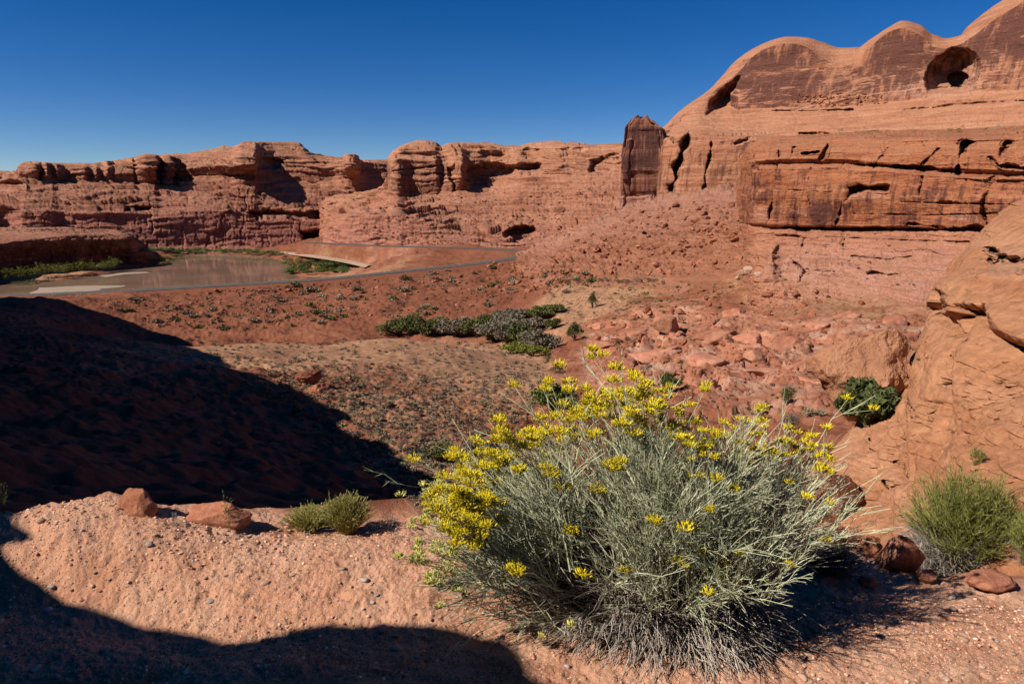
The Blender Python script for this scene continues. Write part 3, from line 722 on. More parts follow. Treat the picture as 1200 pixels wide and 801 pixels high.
# ---- R: domes and high wall on the right
def colR(px, sky, face, db, top, base, D, dd=0, wd=0):
    # base, wall top, bench, dome foot, face top, crest
    return (px, [(base + 14, D - 12), (base, D + wd), ((base + top) / 2, D + 4 + wd), (top, D + 9 + wd), (top - 6, D + 22), ((top * .45 + db * .55), D + 34), (db, D + 44), ((db + face) / 2, D + 46 + dd), (face, D + 52 + dd * .5), (sky + 1.5, D + 66), (sky, D + 76), (sky + 25, D + 170)])
Rr = [colR(762, 216, 218, 222, 228, 244, 330), colR(770, 170, 174, 180, 190, 243, 322), colR(776, 153, 156, 160, 172, 242, 312), colR(783, 146, 150, 153, 163, 241, 306), colR(790, 138, 142, 146, 160, 240, 302), colR(802, 125, 130, 136, 158, 239, 298), colR(818, 113, 120, 128, 158, 238, 296),
      colR(830, 104, 112, 131, 159, 236, 294, 4), colR(845, 90, 100, 133, 160, 236, 293, 8), colR(860, 75, 88, 131, 161, 236, 292, 6), colR(880, 59, 68, 129, 163, 236, 290, 4), colR(900, 49, 56, 128, 164, 240, 288, 3), colR(922, 43, 50, 128, 165, 245, 285, 3), colR(945, 44, 54, 128, 165, 250, 282, 3),
      colR(962, 50, 66, 127, 165, 250, 279, 2), colR(985, 56, 76, 126, 164, 250, 276, 2), colR(1005, 56, 74, 124, 163, 250, 274, 2), colR(1022, 45, 54, 122, 162, 250, 272, 3), colR(1040, 32, 40, 120, 161, 250, 270, 3), colR(1058, 24, 33, 118, 160, 250, 267, 3), colR(1076, 28, 40, 116, 160, 250, 264, 3),
      colR(1092, 39, 54, 114, 159, 250, 262, 4), colR(1108, 45, 56, 112, 158, 250, 260, 5), colR(1125, 42, 52, 110, 158, 250, 258, 5), colR(1140, 30, 42, 108, 157, 250, 256, 4), colR(1158, 14, 26, 107, 156, 250, 254, 3), colR(1176, 1, 14, 106, 155, 250, 252, 3), colR(1205, -16, -4, 104, 154, 250, 248, 3), colR(1330, -70, -58, 98, 150, 250, 235, 3), colR(1800, -110, -98, 80, 135, 250, 215, 3)]
def carveR(PX, PY, DD, VAR, PAL):
    # cave with its low sill
    e1 = ((PX - 1116 - .25 * (85 - PY)) / 31) ** 2 + ((PY - 88) / 33) ** 2 + .10 * fbm2(PX / 12, PY / 12, 3, 77)
    e2 = ((PX - 1123) / 15) ** 2 + ((PY - 94) / 11) ** 2 + .15 * fbm2(PX / 7, PY / 7, 2, 78)
    sill = sstep(110, 104, PY)
    DD = DD + 15 * np.sqrt(np.clip(1 - e1, 0, 1)) * sill + 9 * sstep(1.05, .7, e2) * sill
    # deep alcove at the foot of the first dome
    DD = DD + 10 * patch(PX, PY, [(828, 134), (832, 120), (846, 104), (866, 90), (866, 104), (860, 112), (864, 128), (848, 134)], 9)
    # curved arches in the wall beside the pinnacle
    for pts, w_, dp in (([(806, 160), (798, 180), (792, 205), (788, 225), (786, 238)], 8, 22), ([(834, 166), (832, 182), (826, 205), (826, 232)], 2.6, 9),
                        ([(778, 160), (784, 158), (790, 166)], 6, 14), ([(862, 168), (880, 162), (915, 166)], 2.5, 6), ([(930, 172), (990, 168), (1060, 168)], 2.0, 6),
                        ([(938, 156), (985, 158), (1030, 157)], 2.2, 7), ([(905, 130), (940, 131), (1000, 129)], 1.6, 4), ([(1060, 128), (1120, 122), (1200, 118)], 1.6, 3)):
        DD = slot(PX, PY, DD, pts, w_, dp)
    VAR = VAR + .30 * patch(PX, PY, [(835, 130), (880, 66), (930, 56), (955, 70), (950, 128)], 10) + .32 * patch(PX, PY, [(1000, 110), (1035, 42), (1080, 42), (1100, 80), (1080, 112)], 10) + .35 * patch(PX, PY, [(1140, 70), (1180, 20), (1340, -40), (1340, 80)], 10)
    PAL = PAL + .7 * patch(PX, PY, [(1040, 116), (1050, 92), (1090, 84), (1150, 66), (1150, 112), (1090, 118)], 8)
    return DD, VAR, PAL
oR = formation('rock_dome_ridge', Rr, M['dome'], 1.0, [.3, .5, .5, .4, .1, .05, .5, .85, .75, .15, 0, 0], [.3, .2, 0, 0, .1, .2, .1, .1, .0, .2, .2, .2],
               [.35, .3, .3, .35, .6, .6, .5, .22, .14, .07, .04, .04], carveR, u=1.15, strata=.55, joint=.45, block=.45, terr=1.6, soft=3, seed=23, lump=.55, amp=.6)
tag(oR, 'high ridge of rounded orange sandstone domes with a dark cave in its face', 'cliff')

# ---- the pinnacle and its pedestal
def pinnacle():
    t = obj('rock_pinnacle', None, None, None, P(752, 250, 322)); tag(t, 'tall varnished square rock pinnacle standing on a pale pedestal beside the dome ridge', 'rock pinnacle')
    base = P(752, 250, 322)
    ex = np.array([base[1], -base[0], 0]); ex /= np.linalg.norm(ex); ey = np.array([-ex[1], ex[0], 0])
    def tower(name, secs, mat, u, seed, pale, varn, st=1):
        # secs: (z, left, right, front, back) local m
        S = np.array(secs); zz = np.arange(S[0, 0], S[-1, 0], .35); A = pchip(S[:, 0], S[:, 1:], zz)
        n = 260; th = np.linspace(0, 2 * math.pi, n, endpoint=False)
        c = np.cos(th); s = np.sin(th); e = .28
        sx = np.sign(c) * np.abs(c) ** e; sy = np.sign(s) * np.abs(s) ** e
        L, Rr_, Fq, Bq = [A[:, i][:, None] for i in range(4)]
        X = (L + Rr_) / 2 + (Rr_ - L) / 2 * sx; Yy = (Fq + Bq) / 2 + (Bq - Fq) / 2 * sy; Z = zz[:, None] + 0 * X
        cx = (L + Rr_) / 2; cy = (Fq + Bq) / 2
        # vertical joints, ledges
        ang = th[None] + .05 * vn2(Z / 5, th[None] * 4, seed)
        per = ang * 14 / (2 * math.pi) * 1.0
        v = rnd(np.floor(per) % 14, np.floor(Z / 9 + rnd(np.floor(per) % 14, 9, 0, seed)), 0, seed); fr = per - np.floor(per)
        d = 1.6 * (v - .6) - 1.3 * (1 - sstep(0, .10, np.minimum(fr, 1 - fr)))
        d = d + .9 * fbm3(X / 4 + 50, Yy / 4, Z / 9, 4, seed + 2) + st * .5 * (rnd(np.floor(Z / 2.3 + .4 * vn2(X / 6, Yy / 6, 3)), 0, 0, seed + 3) - .5)
        tn = (Z - zz[0]) / (zz[-1] - zz[0]); d = d - 1.2 * sstep(.93, 1, tn)
        nx = sx + 1e-3; ny = sy + 1e-3; nn = np.hypot(nx, ny)
        X = X + nx / nn * d; Yy = Yy + ny / nn * d
        topn = sstep(.9, 1, tn); Z = Z + 0 * X + 2.6 * topn * fbm3(X / 4, Yy / 4, Z * 0, 3, seed + 8)
        Q = np.stack([X, Yy, Z], -1)
        cen = np.array([[(Q[-1, :, 0]).mean(), Q[-1, :, 1].mean(), Q[-1, :, 2].mean() + .3]])
        rings = [cen + (Q[-1] - cen) * k_ + np.c_[0 * th, 0 * th, .8 * vn2(Q[-1, :, 0] * k_ / 2, Q[-1, :, 1] * k_ / 2, 5)] * (k_ > .1) for k_ in (.85, .65, .4, .02)]
        Q = np.concatenate([Q.reshape(-1, 3)] + rings)
        W_ = Q[:, :1] * ex + Q[:, 1:2] * ey + np.c_[0 * Q[:, :1], 0 * Q[:, :1], Q[:, 2:3]]
        nr = len(zz) + 4
        tz = np.clip((Q[:, 2] - zz[0]) / (zz[-1] - zz[0]), 0, 1)
        return obj(name, mesh_from(name, W_, grid_faces(nr, n, True), True, {'pale': pale(tz), 'varn': varn(tz)}), mat, t)
    k = 322 / 800. * 1.02
    tower('pedestal', [(-14, -42 * k, 34 * k, -4, 14), (-6, -34 * k, 26 * k, -3, 12), (0, -29 * k, 21 * k, -2.5, 12), (5.5, -27 * k, 19 * k, -2, 11), (8.4, -28 * k, 19 * k, -2, 10), (8.8, -26 * k, 17 * k, -1.5, 10)], M['spire'], 1, 5, lambda q: .95 + 0 * q, lambda q: .1 + 0 * q, 1)
    tower('spire', [(7.0, -20 * k, 27 * k, -1.4, 14), (9.5, -24 * k, 28 * k, -2.6, 15), (11, -25 * k, 29 * k, -2.8, 16), (20, -24 * k, 29 * k, -2.8, 16), (30, -22 * k, 26 * k, -2.4, 15), (35.5, -20 * k, 23 * k, -2, 14), (38.2, -18 * k, 17 * k, -1.8, 12), (40.2, -10 * k, 8 * k, -1, 10)], M['spire'], 1, 6, lambda q: 0 * q, lambda q: .50 + .42 * sstep(.36, .42, q) * (1 - .7 * sstep(.88, .95, q)), 1)
pinnacle()

# ---- E: stepped cliff in front of the ridge
def colE(px, D, bt, sl, un, md, tp, bk, dd=0):
    return (px, [(bt + 50, D - 30), (bt + 6, D - 24), ((bt * 2 + sl) / 3, D - 15), ((bt + sl * 2) / 3, D - 5), (sl + 2, D + 0), (sl - 1, D + 4.5), (un, D - 1.5), ((un + md) / 2, D - 2.2 + dd), (md + 5, D - .5 + dd), (md, D + 2.5), (md - 5, D + .8), ((md + tp) / 2, D + 2.5), (tp, D + 8), (tp - 4, D + 20), (bk, D + 62), (bk - 2, D + 92)])
E = [colE(866, 262, 318, 262, 260, 205, 188, 185), colE(872, 236, 320, 263, 261, 200, 184, 180), colE(878, 214, 323, 264, 262, 198, 180, 174), colE(884, 203, 327, 265, 262, 195, 177, 170), colE(895, 198, 332, 266, 263, 193, 172, 165), colE(912, 196, 336, 267, 264, 192, 169, 162), colE(945, 193, 338, 268, 265, 191, 166, 160),
     colE(980, 190, 342, 269, 265, 191, 164, 158), colE(1020, 186, 346, 269, 266, 194, 163, 156), colE(1060, 181, 350, 270, 266, 198, 163, 155), colE(1100, 176, 356, 270, 267, 201, 162, 154), colE(1150, 170, 362, 271, 267, 203, 161, 152), colE(1210, 163, 370, 271, 267, 204, 160, 150), colE(1340, 148, 385, 272, 268, 205, 156, 146), colE(1800, 130, 420, 274, 270, 207, 140, 128)]
def carveE(PX, PY, DD, VAR, PAL):
    # fallen-slab hollow
    DD = DD + 5.5 * patch(PX, PY, [(988, 236), (992, 218), (1004, 216), (1040, 217), (1038, 224), (1006, 226), (996, 236)], 2.5)
    for pts, w_, dp in (([(912, 195), (909, 215), (904, 240), (900, 262)], 2.2, 6), ([(912, 176), (914, 190)], 2, 4), ([(990, 230), (984, 250), (978, 268)], 2.2, 5), ([(1038, 172), (1030, 186), (1024, 196)], 1.6, 4),
                        ([(1100, 174), (1085, 188), (1078, 196)], 1.6, 4), ([(1132, 166), (1124, 182), (1122, 200)], 4.5, 8), ([(1160, 184), (1170, 194), (1200, 197)], 1.8, 4), ([(940, 180), (958, 178)], 2.4, 5),
                        ([(1000, 192), (1060, 195), (1120, 200)], 2.6, 5), ([(1065, 262), (1110, 267), (1150, 267)], 2.5, 5), ([(882, 198), (890, 200)], 3.0, 6), ([(1160, 206), (1150, 240), (1156, 262)], 1.3, 3), ([(1080, 206), (1076, 232)], 1.1, 2), ([(950, 196), (946, 222), (950, 240)], 1.1, 2), ([(906, 222), (984, 226)], 1.0, 1.5), ([(1044, 236), (1200, 240)], 1.1, 2), ([(1000, 250), (1100, 252), (1200, 248)], 1.0, 1.5), ([(970, 170), (962, 186)], 1.4, 3), ([(930, 172), (926, 190)], 1.2, 3), ([(1180, 164), (1172, 182)], 1.5, 3), ([(943, 276), (940, 288)], 1.8, 3), ([(990, 280), (988, 288)], 2.0, 3), ([(930, 306), (942, 318), (938, 330)], 1.2, 2), ([(958, 316), (975, 318)], 1.2, 2), ([(1020, 318), (1040, 322), (1056, 321)], 1.5, 2.5), ([(890, 274), (960, 277), (1060, 281), (1160, 284)], 1.1, 1.6), ([(1000, 300), (1040, 304), (1070, 300)], 1.6, 2), ([(900, 340), (960, 346)], 1.3, 2)):
        DD = slot(PX, PY, DD, pts, w_, dp)
    # pale buttresses at the foot of the left corner
    DD = DD - 3 * patch(PX, PY, [(868, 292), (886, 286), (888, 330), (866, 326)], 9) - 3 * patch(PX, PY, [(893, 288), (912, 286), (916, 332), (890, 332)], 9)
    PAL = PAL + .8 * patch(PX, PY, [(884, 243), (901, 243), (900, 260), (884, 259)], 2.5) + .9 * patch(PX, PY, [(938, 250), (948, 246), (962, 248), (958, 254), (944, 255)], 2) + .7 * patch(PX, PY, [(1108, 252), (1130, 248), (1150, 254), (1146, 260), (1115, 258)], 2.5) + .6 * patch(PX, PY, [(998, 228), (1036, 222), (1036, 232), (1000, 236)], 2.5)
    VAR = VAR + .3 * patch(PX, PY, [(905, 245), (982, 240), (976, 266), (905, 264)], 4) + .3 * patch(PX, PY, [(1040, 216), (1110, 216), (1112, 238), (1040, 236)], 5) + .3 * patch(PX, PY, [(884, 208), (906, 206), (904, 240), (884, 240)], 4) - .15 * patch(PX, PY, [(915, 200), (985, 198), (985, 236), (915, 240)], 5)
    PAL = PAL * (.35 + .65 * sstep(872, 935, PX + 14 * vn2(PX / 14, PY / 14, 4)))
    return DD, np.clip(VAR, 0, 1), np.clip(PAL, 0, 1)
oE = formation('stepped_cliff', E, M['bench'], .9, [.1, .1, .1, .15, .2, .4, .5, .42, .4, .4, .25, .2, .1, 0, 0, 0], [.5, .75, .95, .7, .35, .3, 0, 0, 0, 0, 0, 0, 0, 0, 0, .1],
               [1, 1, .9, .8, .7, .6, .55, .45, .5, .6, .6, .6, .55, .8, .8, .8], carveE, u=.62, strata=.6, joint=.8, block=.75, terr=2.4, rubble=.9, rub_rows=[1, 1, .8, .5, .3, 0, 0, 0, 0, 0, 0, 0, 0, .3, .3, 0], soft=1, seed=37, lump=.8, amp=.8)
tag(oE, 'orange cliff with a dark overhang line above a pale pink rubble slope', 'cliff')

# ---- C: talus fan under the pinnacle
def colC(px, rows): return (px, rows)
C = [(606, [(348, 300), (322, 308), (312, 322), (304, 336), (300, 348), (298, 360), (303, 380)]),
     (628, [(352, 276), (328, 282), (314, 300), (303, 318), (294, 336), (288, 350), (292, 372)]),
     (650, [(356, 256), (332, 264), (315, 284), (302, 302), (290, 320), (280, 334), (284, 356)]),
     (690, [(358, 238), (334, 252), (316, 270), (298, 286), (280, 300), (263, 314), (268, 334)]),
     (725, [(359, 230), (335, 246), (317, 260), (296, 276), (270, 294), (248, 310), (250, 332)]),
     (755, [(357, 226), (333, 242), (314, 256), (292, 270), (264, 288), (238, 306), (236, 330)]),
     (790, [(356, 220), (332, 236), (312, 250), (288, 264), (260, 280), (232, 298), (228, 325)]),
     (820, [(355, 214), (331, 230), (310, 244), (284, 258), (254, 274), (226, 290), (220, 316)]),
     (850, [(355, 207), (331, 222), (308, 236), (280, 250), (250, 266), (224, 282), (217, 306)]),
     (880, [(357, 198), (333, 212), (308, 228), (280, 242), (250, 258), (228, 272), (222, 298)]),
     (905, [(358, 192), (335, 204), (310, 222), (284, 236), (256, 252), (236, 266), (230, 294)])]
def bulC(PX, PY): return 0
oC = formation('talus_slope', C, M['talus'], 1.0, [.0] * 7, [.2, .15, .05, .1, .45, .7, .4], [.15, .3, .8, 1.2, 1.2, .8, .6], None, u=.6, strata=.3, joint=.1, block=.2, terr=2.4, rubble=3.6, soft=3, seed=43, amp=1.0, lump=1.3, finecut=1.2)
oC['kind'] = 'structure'

# ---- left butte above the river, its face turned from the sun
Bt = [(-330, [(372, 430), (345, 432), (318, 430), (300, 423), (292, 426), (282, 510.0), (270, 630.0)]),
      (-60, [(362, 458), (338, 460), (310, 457), (296, 450), (290, 452), (281, 514.0), (267, 654.0)]),
      (0, [(340, 478), (326, 482), (305, 480), (290, 473), (284, 476), (276, 536.0), (264, 656.0)]),
      (40, [(336, 487), (322, 491), (300, 489), (285, 482), (279, 485), (272, 542.5), (263, 657.5)]),
      (90, [(334, 496), (319, 500), (298, 498), (281, 491), (275, 495), (270, 544.0), (266, 659.0)]),
      (130, [(330, 506), (316, 510), (298, 508), (281, 501), (276, 506), (272, 545.0), (268, 650.0)]),
      (150, [(328, 512), (314, 516), (298, 514), (282, 508), (277, 512), (275, 545.0), (272, 640.0)]),
      (157, [(326, 509.6), (314, 513.6), (300, 514.4), (290, 514.0), (284, 520.0), (282, 550.0), (280, 630.0)]),
      (172, [(323, 515.6), (315, 519.6), (308, 522.4), (300, 526.0), (296, 534.0), (293, 556.0), (290, 620.0)]),
      (192, [(319, 527.6), (314, 533.6), (310, 538.4), (307, 544.0), (305, 552.0), (304, 566.0), (303, 610.0)]),
      (206, [(317, 539.6), (315, 543.6), (313, 548.4), (312, 552.0), (312, 560.0), (312, 570.0), (312, 600.0)])]
oBt = formation('butte', Bt, M['far'], 1.0, [.7, .8, .8, .7, .1, 0, 0], [0] * 7, [1, 1, 1, 1, .5, .3, .2], None, u=.9, strata=1.2, joint=1, block=1.2, terr=.3, soft=1, seed=53, lump=1)
tag(oBt, 'low flat butte on the left river bank, its near face in deep shade', 'butte')

# ---- right foreground outcrop
O = [(930, [(660, 4.6), (640, 4.8), (628, 4.9), (618, 5.0), (612, 5.1), (608, 5.2), (606, 5.4), (606, 6.2)]),
     (960, [(670, 4.5), (650, 4.7), (632, 4.9), (616, 5.1), (604, 5.3), (598, 5.5), (596, 5.8), (598, 6.8)]),
     (1000, [(690, 4.3), (650, 4.6), (622, 4.9), (596, 5.2), (572, 5.5), (556, 5.8), (548, 6.2), (550, 7.4)]),
     (1030, [(700, 4.2), (650, 4.6), (612, 5.0), (580, 5.4), (548, 5.8), (522, 6.3), (510, 6.8), (512, 8.2)]),
     (1060, [(710, 4.0), (650, 4.5), (605, 5.0), (560, 5.6), (515, 6.2), (480, 6.9), (464, 7.6), (466, 9.2)]),
     (1085, [(710, 3.9), (650, 4.4), (600, 4.9), (545, 5.6), (490, 6.4), (440, 7.3), (422, 8.1), (424, 10)]),
     (1103, [(710, 3.9), (650, 4.35), (595, 4.85), (535, 5.6), (470, 6.5), (415, 7.4), (380, 8.2), (374, 10.3)]),
     (1110, [(710, 3.85), (650, 4.3), (590, 4.8), (525, 5.6), (455, 6.5), (400, 7.4), (350, 8.3), (338, 10.4)]),
     (1120, [(710, 3.85), (650, 4.3), (590, 4.8), (520, 5.6), (440, 6.5), (355, 7.6), (322, 8.5), (320, 10.8)]),
     (1145, [(712, 3.8), (650, 4.2), (588, 4.7), (515, 5.4), (430, 6.3), (335, 7.5), (294, 9.0), (290, 11.4)]),
     (1175, [(712, 3.75), (650, 4.1), (585, 4.6), (510, 5.2), (420, 6.1), (320, 7.4), (264, 9.4), (260, 12)]),
     (1205, [(714, 3.7), (650, 4.0), (582, 4.5), (505, 5.1), (415, 6.0), (310, 7.3), (243, 9.6), (238, 12.4)]),
     (1340, [(720, 3.5), (650, 3.8), (575, 4.2), (495, 4.8), (400, 5.7), (280, 7.2), (200, 9.8), (194, 13)]),
     (1700, [(760, 3.4), (660, 3.7), (575, 4.1), (480, 4.7), (370, 5.6), (220, 7.2), (110, 10), (100, 14)])]
def carveO(PX, PY, DD, VAR, PAL):
    # an upper block stands proud over a diagonal undercut
    blk = patch(PX, PY, [(1100, 352), (1112, 342), (1118, 330), (1140, 320), (1230, 312), (1400, 300), (1400, 420), (1210, 402), (1192, 392), (1174, 372), (1140, 360), (1128, 382), (1118, 366)], 4)
    DD = DD - .45 * blk
    DD = slot(PX, PY, DD, [(1116, 352), (1124, 372), (1134, 382), (1146, 388), (1156, 398)], 7.5, 1.9)
    DD = slot(PX, PY, DD, [(1136, 362), (1160, 362), (1176, 378), (1186, 392)], 5, 1.2)
    for pts, w_, dp in (([(1157, 291), (1168, 298), (1178, 305), (1210, 304)], 2.4, .5), ([(1155, 303), (1163, 309), (1175, 300)], 1.3, .2), ([(1184, 250), (1192, 242), (1202, 244)], 2.5, .3), ([(1160, 404), (1175, 408), (1180, 411)], 3, .35),
                        ([(1152, 422), (1160, 416), (1166, 410)], 3, .35), ([(1196, 395), (1212, 402)], 3, .4), ([(1168, 456), (1185, 456), (1196, 452)], 3, .35), ([(1153, 484), (1168, 474)], 2.2, .25), ([(1160, 530), (1172, 526), (1186, 530), (1196, 542)], 3, .35),
                        ([(1178, 560), (1192, 552), (1204, 548)], 5, .5), ([(1061, 500), (1062, 520), (1061, 538)], 1.3, .22), ([(1120, 430), (1150, 424), (1176, 436), (1204, 430)], 1.6, .2), ([(1096, 470), (1110, 452), (1120, 430)], 1.2, .15), ([(1130, 560), (1150, 540), (1178, 500), (1200, 488)], 1.8, .25), ([(1080, 600), (1096, 570), (1112, 556)], 1.6, .2), ([(1130, 484), (1150, 470), (1153, 448)], 1.4, .2), ([(1166, 466), (1180, 490), (1205, 500)], 1.6, .2), ([(1090, 430), (1104, 440), (1110, 460)], 1.1, .12), ([(1020, 560), (1040, 545), (1061, 538)], 1.2, .12), ([(1008, 578), (1018, 584), (1030, 574)], 3.5, .35), ([(1110, 500), (1124, 492), (1130, 484)], 2.4, .25), ([(1118, 490), (1106, 478)], 2, .2),
                        ([(1095, 520), (1075, 545), (1066, 556)], 2, .18), ([(1140, 470), (1120, 520), (1090, 560)], 1.5, .14), ([(1148, 512), (1160, 500), (1166, 492)], 2.4, .25), ([(1040, 470), (1052, 520), (1046, 560)], 0.8, .05)):
        DD = slot(PX, PY, DD, pts, w_, dp)
    # broken ground low on the outcrop
    rb = patch(PX, PY, [(1080, 480), (1130, 455), (1200, 430), (1400, 420), (1400, 660), (1060, 640), (1060, 560)], 20)
    v, f1, e = vor2(PX / 26 + .5 * vn2(PX / 20, PY / 20, 3), PY / 17, 61)
    DD = DD - rb * ((v - .4) * sstep(.0, .13, e) * .06)
    v, f1, e = vor2(PX / 9, PY / 7, 62)
    DD = DD - rb * ((v - .4) * sstep(.0, .2, e) * .02)
    PAL = PAL + .45 * patch(PX, PY, [(1150, 282), (1210, 290), (1210, 330), (1160, 326)], 8)
    return DD, VAR, PAL
oO = formation('sandstone_outcrop', O, M['outcrop'], .8, [.1] * 8, [0, 0, .1, 0, 0, .1, 0, 0], [.5, .5, .5, .45, .35, .35, .35, .3], carveO, u=.16, strata=.35, joint=.35, block=.6, terr=.0, soft=5, seed=67, lump=.7, amp=.6)
tag(oO, 'smooth orange sandstone outcrop with an overhanging block rising beside the ledge', 'rock outcrop')

# ---- the shaded rock spur beside and behind the camera, out of the frame; its rim is shaped to cast the shade on slope and ledge
def spur():
    # (px,py on the lit/shade boundary, distance D or None for ground z=0, t = metres toward the sun)
    bd = [Pz(900, 830, 0) + np.array([1.0, -.9, 0]), Pz(660, 815, 0), Pz(612, 792, 0), Pz(560, 760, 0), Pz(500, 742, 0), Pz(440, 737, 0), Pz(370, 736, 0), Pz(320, 742, 0), Pz(280, 768, 0), Pz(235, 752, 0), Pz(205, 748, 0), Pz(150, 742, 0), Pz(120, 722, 0), Pz(72, 704, 0), Pz(58, 680, 0), Pz(58, 640, 0), Pz(40, 606, .1)]
    bd_px = [(612, 792), (560, 760), (500, 742), (440, 737), (370, 736), (320, 742), (280, 768), (235, 752), (205, 748), (150, 742), (120, 722), (75, 706), (60, 684), (46, 652), (40, 628), (36, 604), (40, 598)]
    q_ = []
    for a, b in bd_px:
        zz = 0.0
        for _ in range(8):
            p = Pz(a, b, zz); zz = max(float(ground_h(p[0], p[1])[0]), -.06) if b > 610 else .13
        q_.append(Pz(a, b, zz))
    bd = bd[:2] + q_
    ts_ = [5.0, 4.8, 4.7, 4.5, 4.4, 4.2, 4.0, 3.9, 3.8, 3.8, 3.8, 3.7, 3.7, 3.6, 3.6, 3.5, 3.5, 3.5, 3.5]
    far = []
    for (a, b), t in zip([(500, 640), (548, 606), (502, 570), (430, 514), (366, 472), (335, 448), (290, 434), (245, 414), (205, 394), (165, 384), (130, 372), (95, 362), (60, 351), (20, 348)], [8, 24, 26, 30, 38, 42, 46, 52, 60, 66, 72, 80, 90, 100]):
        # where that sight line meets the ground
        Ds = np.exp(np.linspace(math.log(4), math.log(320), 900)); q = P(a, b, Ds)
        below = q[:, 2] < ground_h(q[:, 0], q[:, 1]) + 0.0
        i = int(np.argmax(below)) if below.any() else 600
        far.append((q[i], t))
    pts = [(p, t) for p, t in zip(bd, ts_)] + far
    assert len(bd) == len(ts_), (len(bd), len(ts_))
    rim = np.array([p + SDIR * t for p, t in pts])
    globals()['RIMDBG'] = np.array([p for p, t in pts])
    # densify
    d = np.r_[0, np.cumsum(np.linalg.norm(np.diff(rim, axis=0), axis=1))]
    s = np.concatenate([np.arange(0, d[len(bd) - 1], .06), np.arange(d[len(bd) - 1], d[-1], .5)])
    rim = np.c_[np.interp(s, d, rim[:, 0]), np.interp(s, d, rim[:, 1]), np.interp(s, d, rim[:, 2])]
    sc = np.clip(np.interp(s, d, np.r_[np.full(len(bd), .10), np.linspace(.3, 1.5, len(far))]), 0, 3)
    rim[:, 2] += sc * (fbm2(s / (sc * 8 + .2), s * 0, 5, 5, .6) + .0)
    # carry on behind the camera, and close
    lead = rim[0] + np.array([[9, -9, 9], [4, -5, 4.5], [1.5, -2, 1.6]])
    rim = np.concatenate([lead, rim])
    sc = np.r_[sc[0], sc[0], sc[0], sc]
    out = np.array([SDIR[0], SDIR[1]]) / math.hypot(SDIR[0], SDIR[1])
    rows = []
    gzr = ground_h(rim[:, 0], rim[:, 1], False)
    Hh = rim[:, 2] - gzr
    for i, (o_, k) in enumerate([(-.12, -.35), (-.08, .1), (-.05, .4), (-.02, .7), (0, .9), (0, 1.0)]):
        q = rim.copy(); q[:, :2] += out * (o_ * Hh)[:, None]; q[:, 2] = gzr + Hh * k; rows.append(q)
    for o_ in (.25, .6, 1.2, 2.2, 4.5):
        q = rim.copy(); w_ = o_ * (4 + Hh)
        q[:, :2] += out * w_[:, None]; q[:, 2] += .66 * w_; rows.append(q)  # back ramped up to block more sky and deepen the shade
    q = rows[-1].copy(); q[:, 2] -= 200; rows.append(q)
    Q = np.stack(rows, 0)
    # rock relief (kept off the rim itself)
    amp = (sc * .8)[None] * np.array([1, 1, 1, .6, .2, 0, .1, .3, .6, 1, 1, 0])[:, None]
    f = fbm3(Q[..., 0] / 5, Q[..., 1] / 5, Q[..., 2] / 5, 3, 9)
    Q[..., 2] += amp * f
    n = Q.shape
    oS = obj('rock_spur', mesh_from('rock_spur', Q.reshape(-1, 3), grid_faces(n[0], n[1]), True, {'pale': np.zeros(n[0] * n[1]), 'varn': np.full(n[0] * n[1], .4), 'org': np.zeros(n[0] * n[1])}), M['mid'])
    tag(oS, 'high unseen rock spur shaped to shade the slope and the near left corner of the ledge', 'cliff')
spur()
# ------------------------------------------------------------------ placing things on what has been built
bpy.context.view_layer.update()
DG = bpy.context.evaluated_depsgraph_get()
def hit(px, py):
    a, y, z = ray(px, py)
    v = Vector((float(a), float(y), float(z))).normalized()
    ok, loc, nor, i, ob, m_ = SC.ray_cast(DG, Vector((0, 0, CAMZ)), v)
    if not ok or ob.name.startswith('rock_spur') and loc.length < 3: return None
    return np.array(loc), np.array(nor), ob.name
def mpp(p):
    """metres per photo pixel at p"""
    return (p[1] * CP - (p[2] - CAMZ) * SP) / 800.0

# dirt track along the low bank
mtr = N('track_dirt', .95, .1); M['track'] = mtr.out(mtr.mix(mtr.noise(mtr.co((.3, .3, .3)), 1, 5), (.30, .18, .12), (.42, .29, .20)))
tp_ = densify(np.array([[a, b, 0] for a, b in [(322, 294.5), (345, 296.2), (370, 299.2), (400, 303.5), (425, 308.5), (436, 311.5)]], float), 1.2)
TR = np.array([h_[0] for h_ in (hit(a, b) for a, b, _ in tp_) if h_ is not None and h_[2] == 'ground'])
TR = densify(TR, 2.0)
for _ in range(60): TR[1:-1] = .25 * TR[:-2] + .5 * TR[1:-1] + .25 * TR[2:]
t_ = np.gradient(TR[:, :2], axis=0); t_ /= np.linalg.norm(t_, axis=1)[:, None]; n_ = np.c_[-t_[:, 1], t_[:, 0]]
L = []
for a, dz_ in ((-4.0, -.8), (-1.7, .25), (-.6, .35), (.6, .35), (1.7, .25), (4.0, -.8)):
    q = TR[:, :2] + n_ * a; L.append(np.c_[q, TR[:, 2] + dz_])
Vt = np.stack(L, 1).reshape(-1, 3)
to = obj('dirt_path', mesh_from('dirt_path', Vt, grid_faces(len(TR), 6)), M['track']); to['kind'] = 'structure'

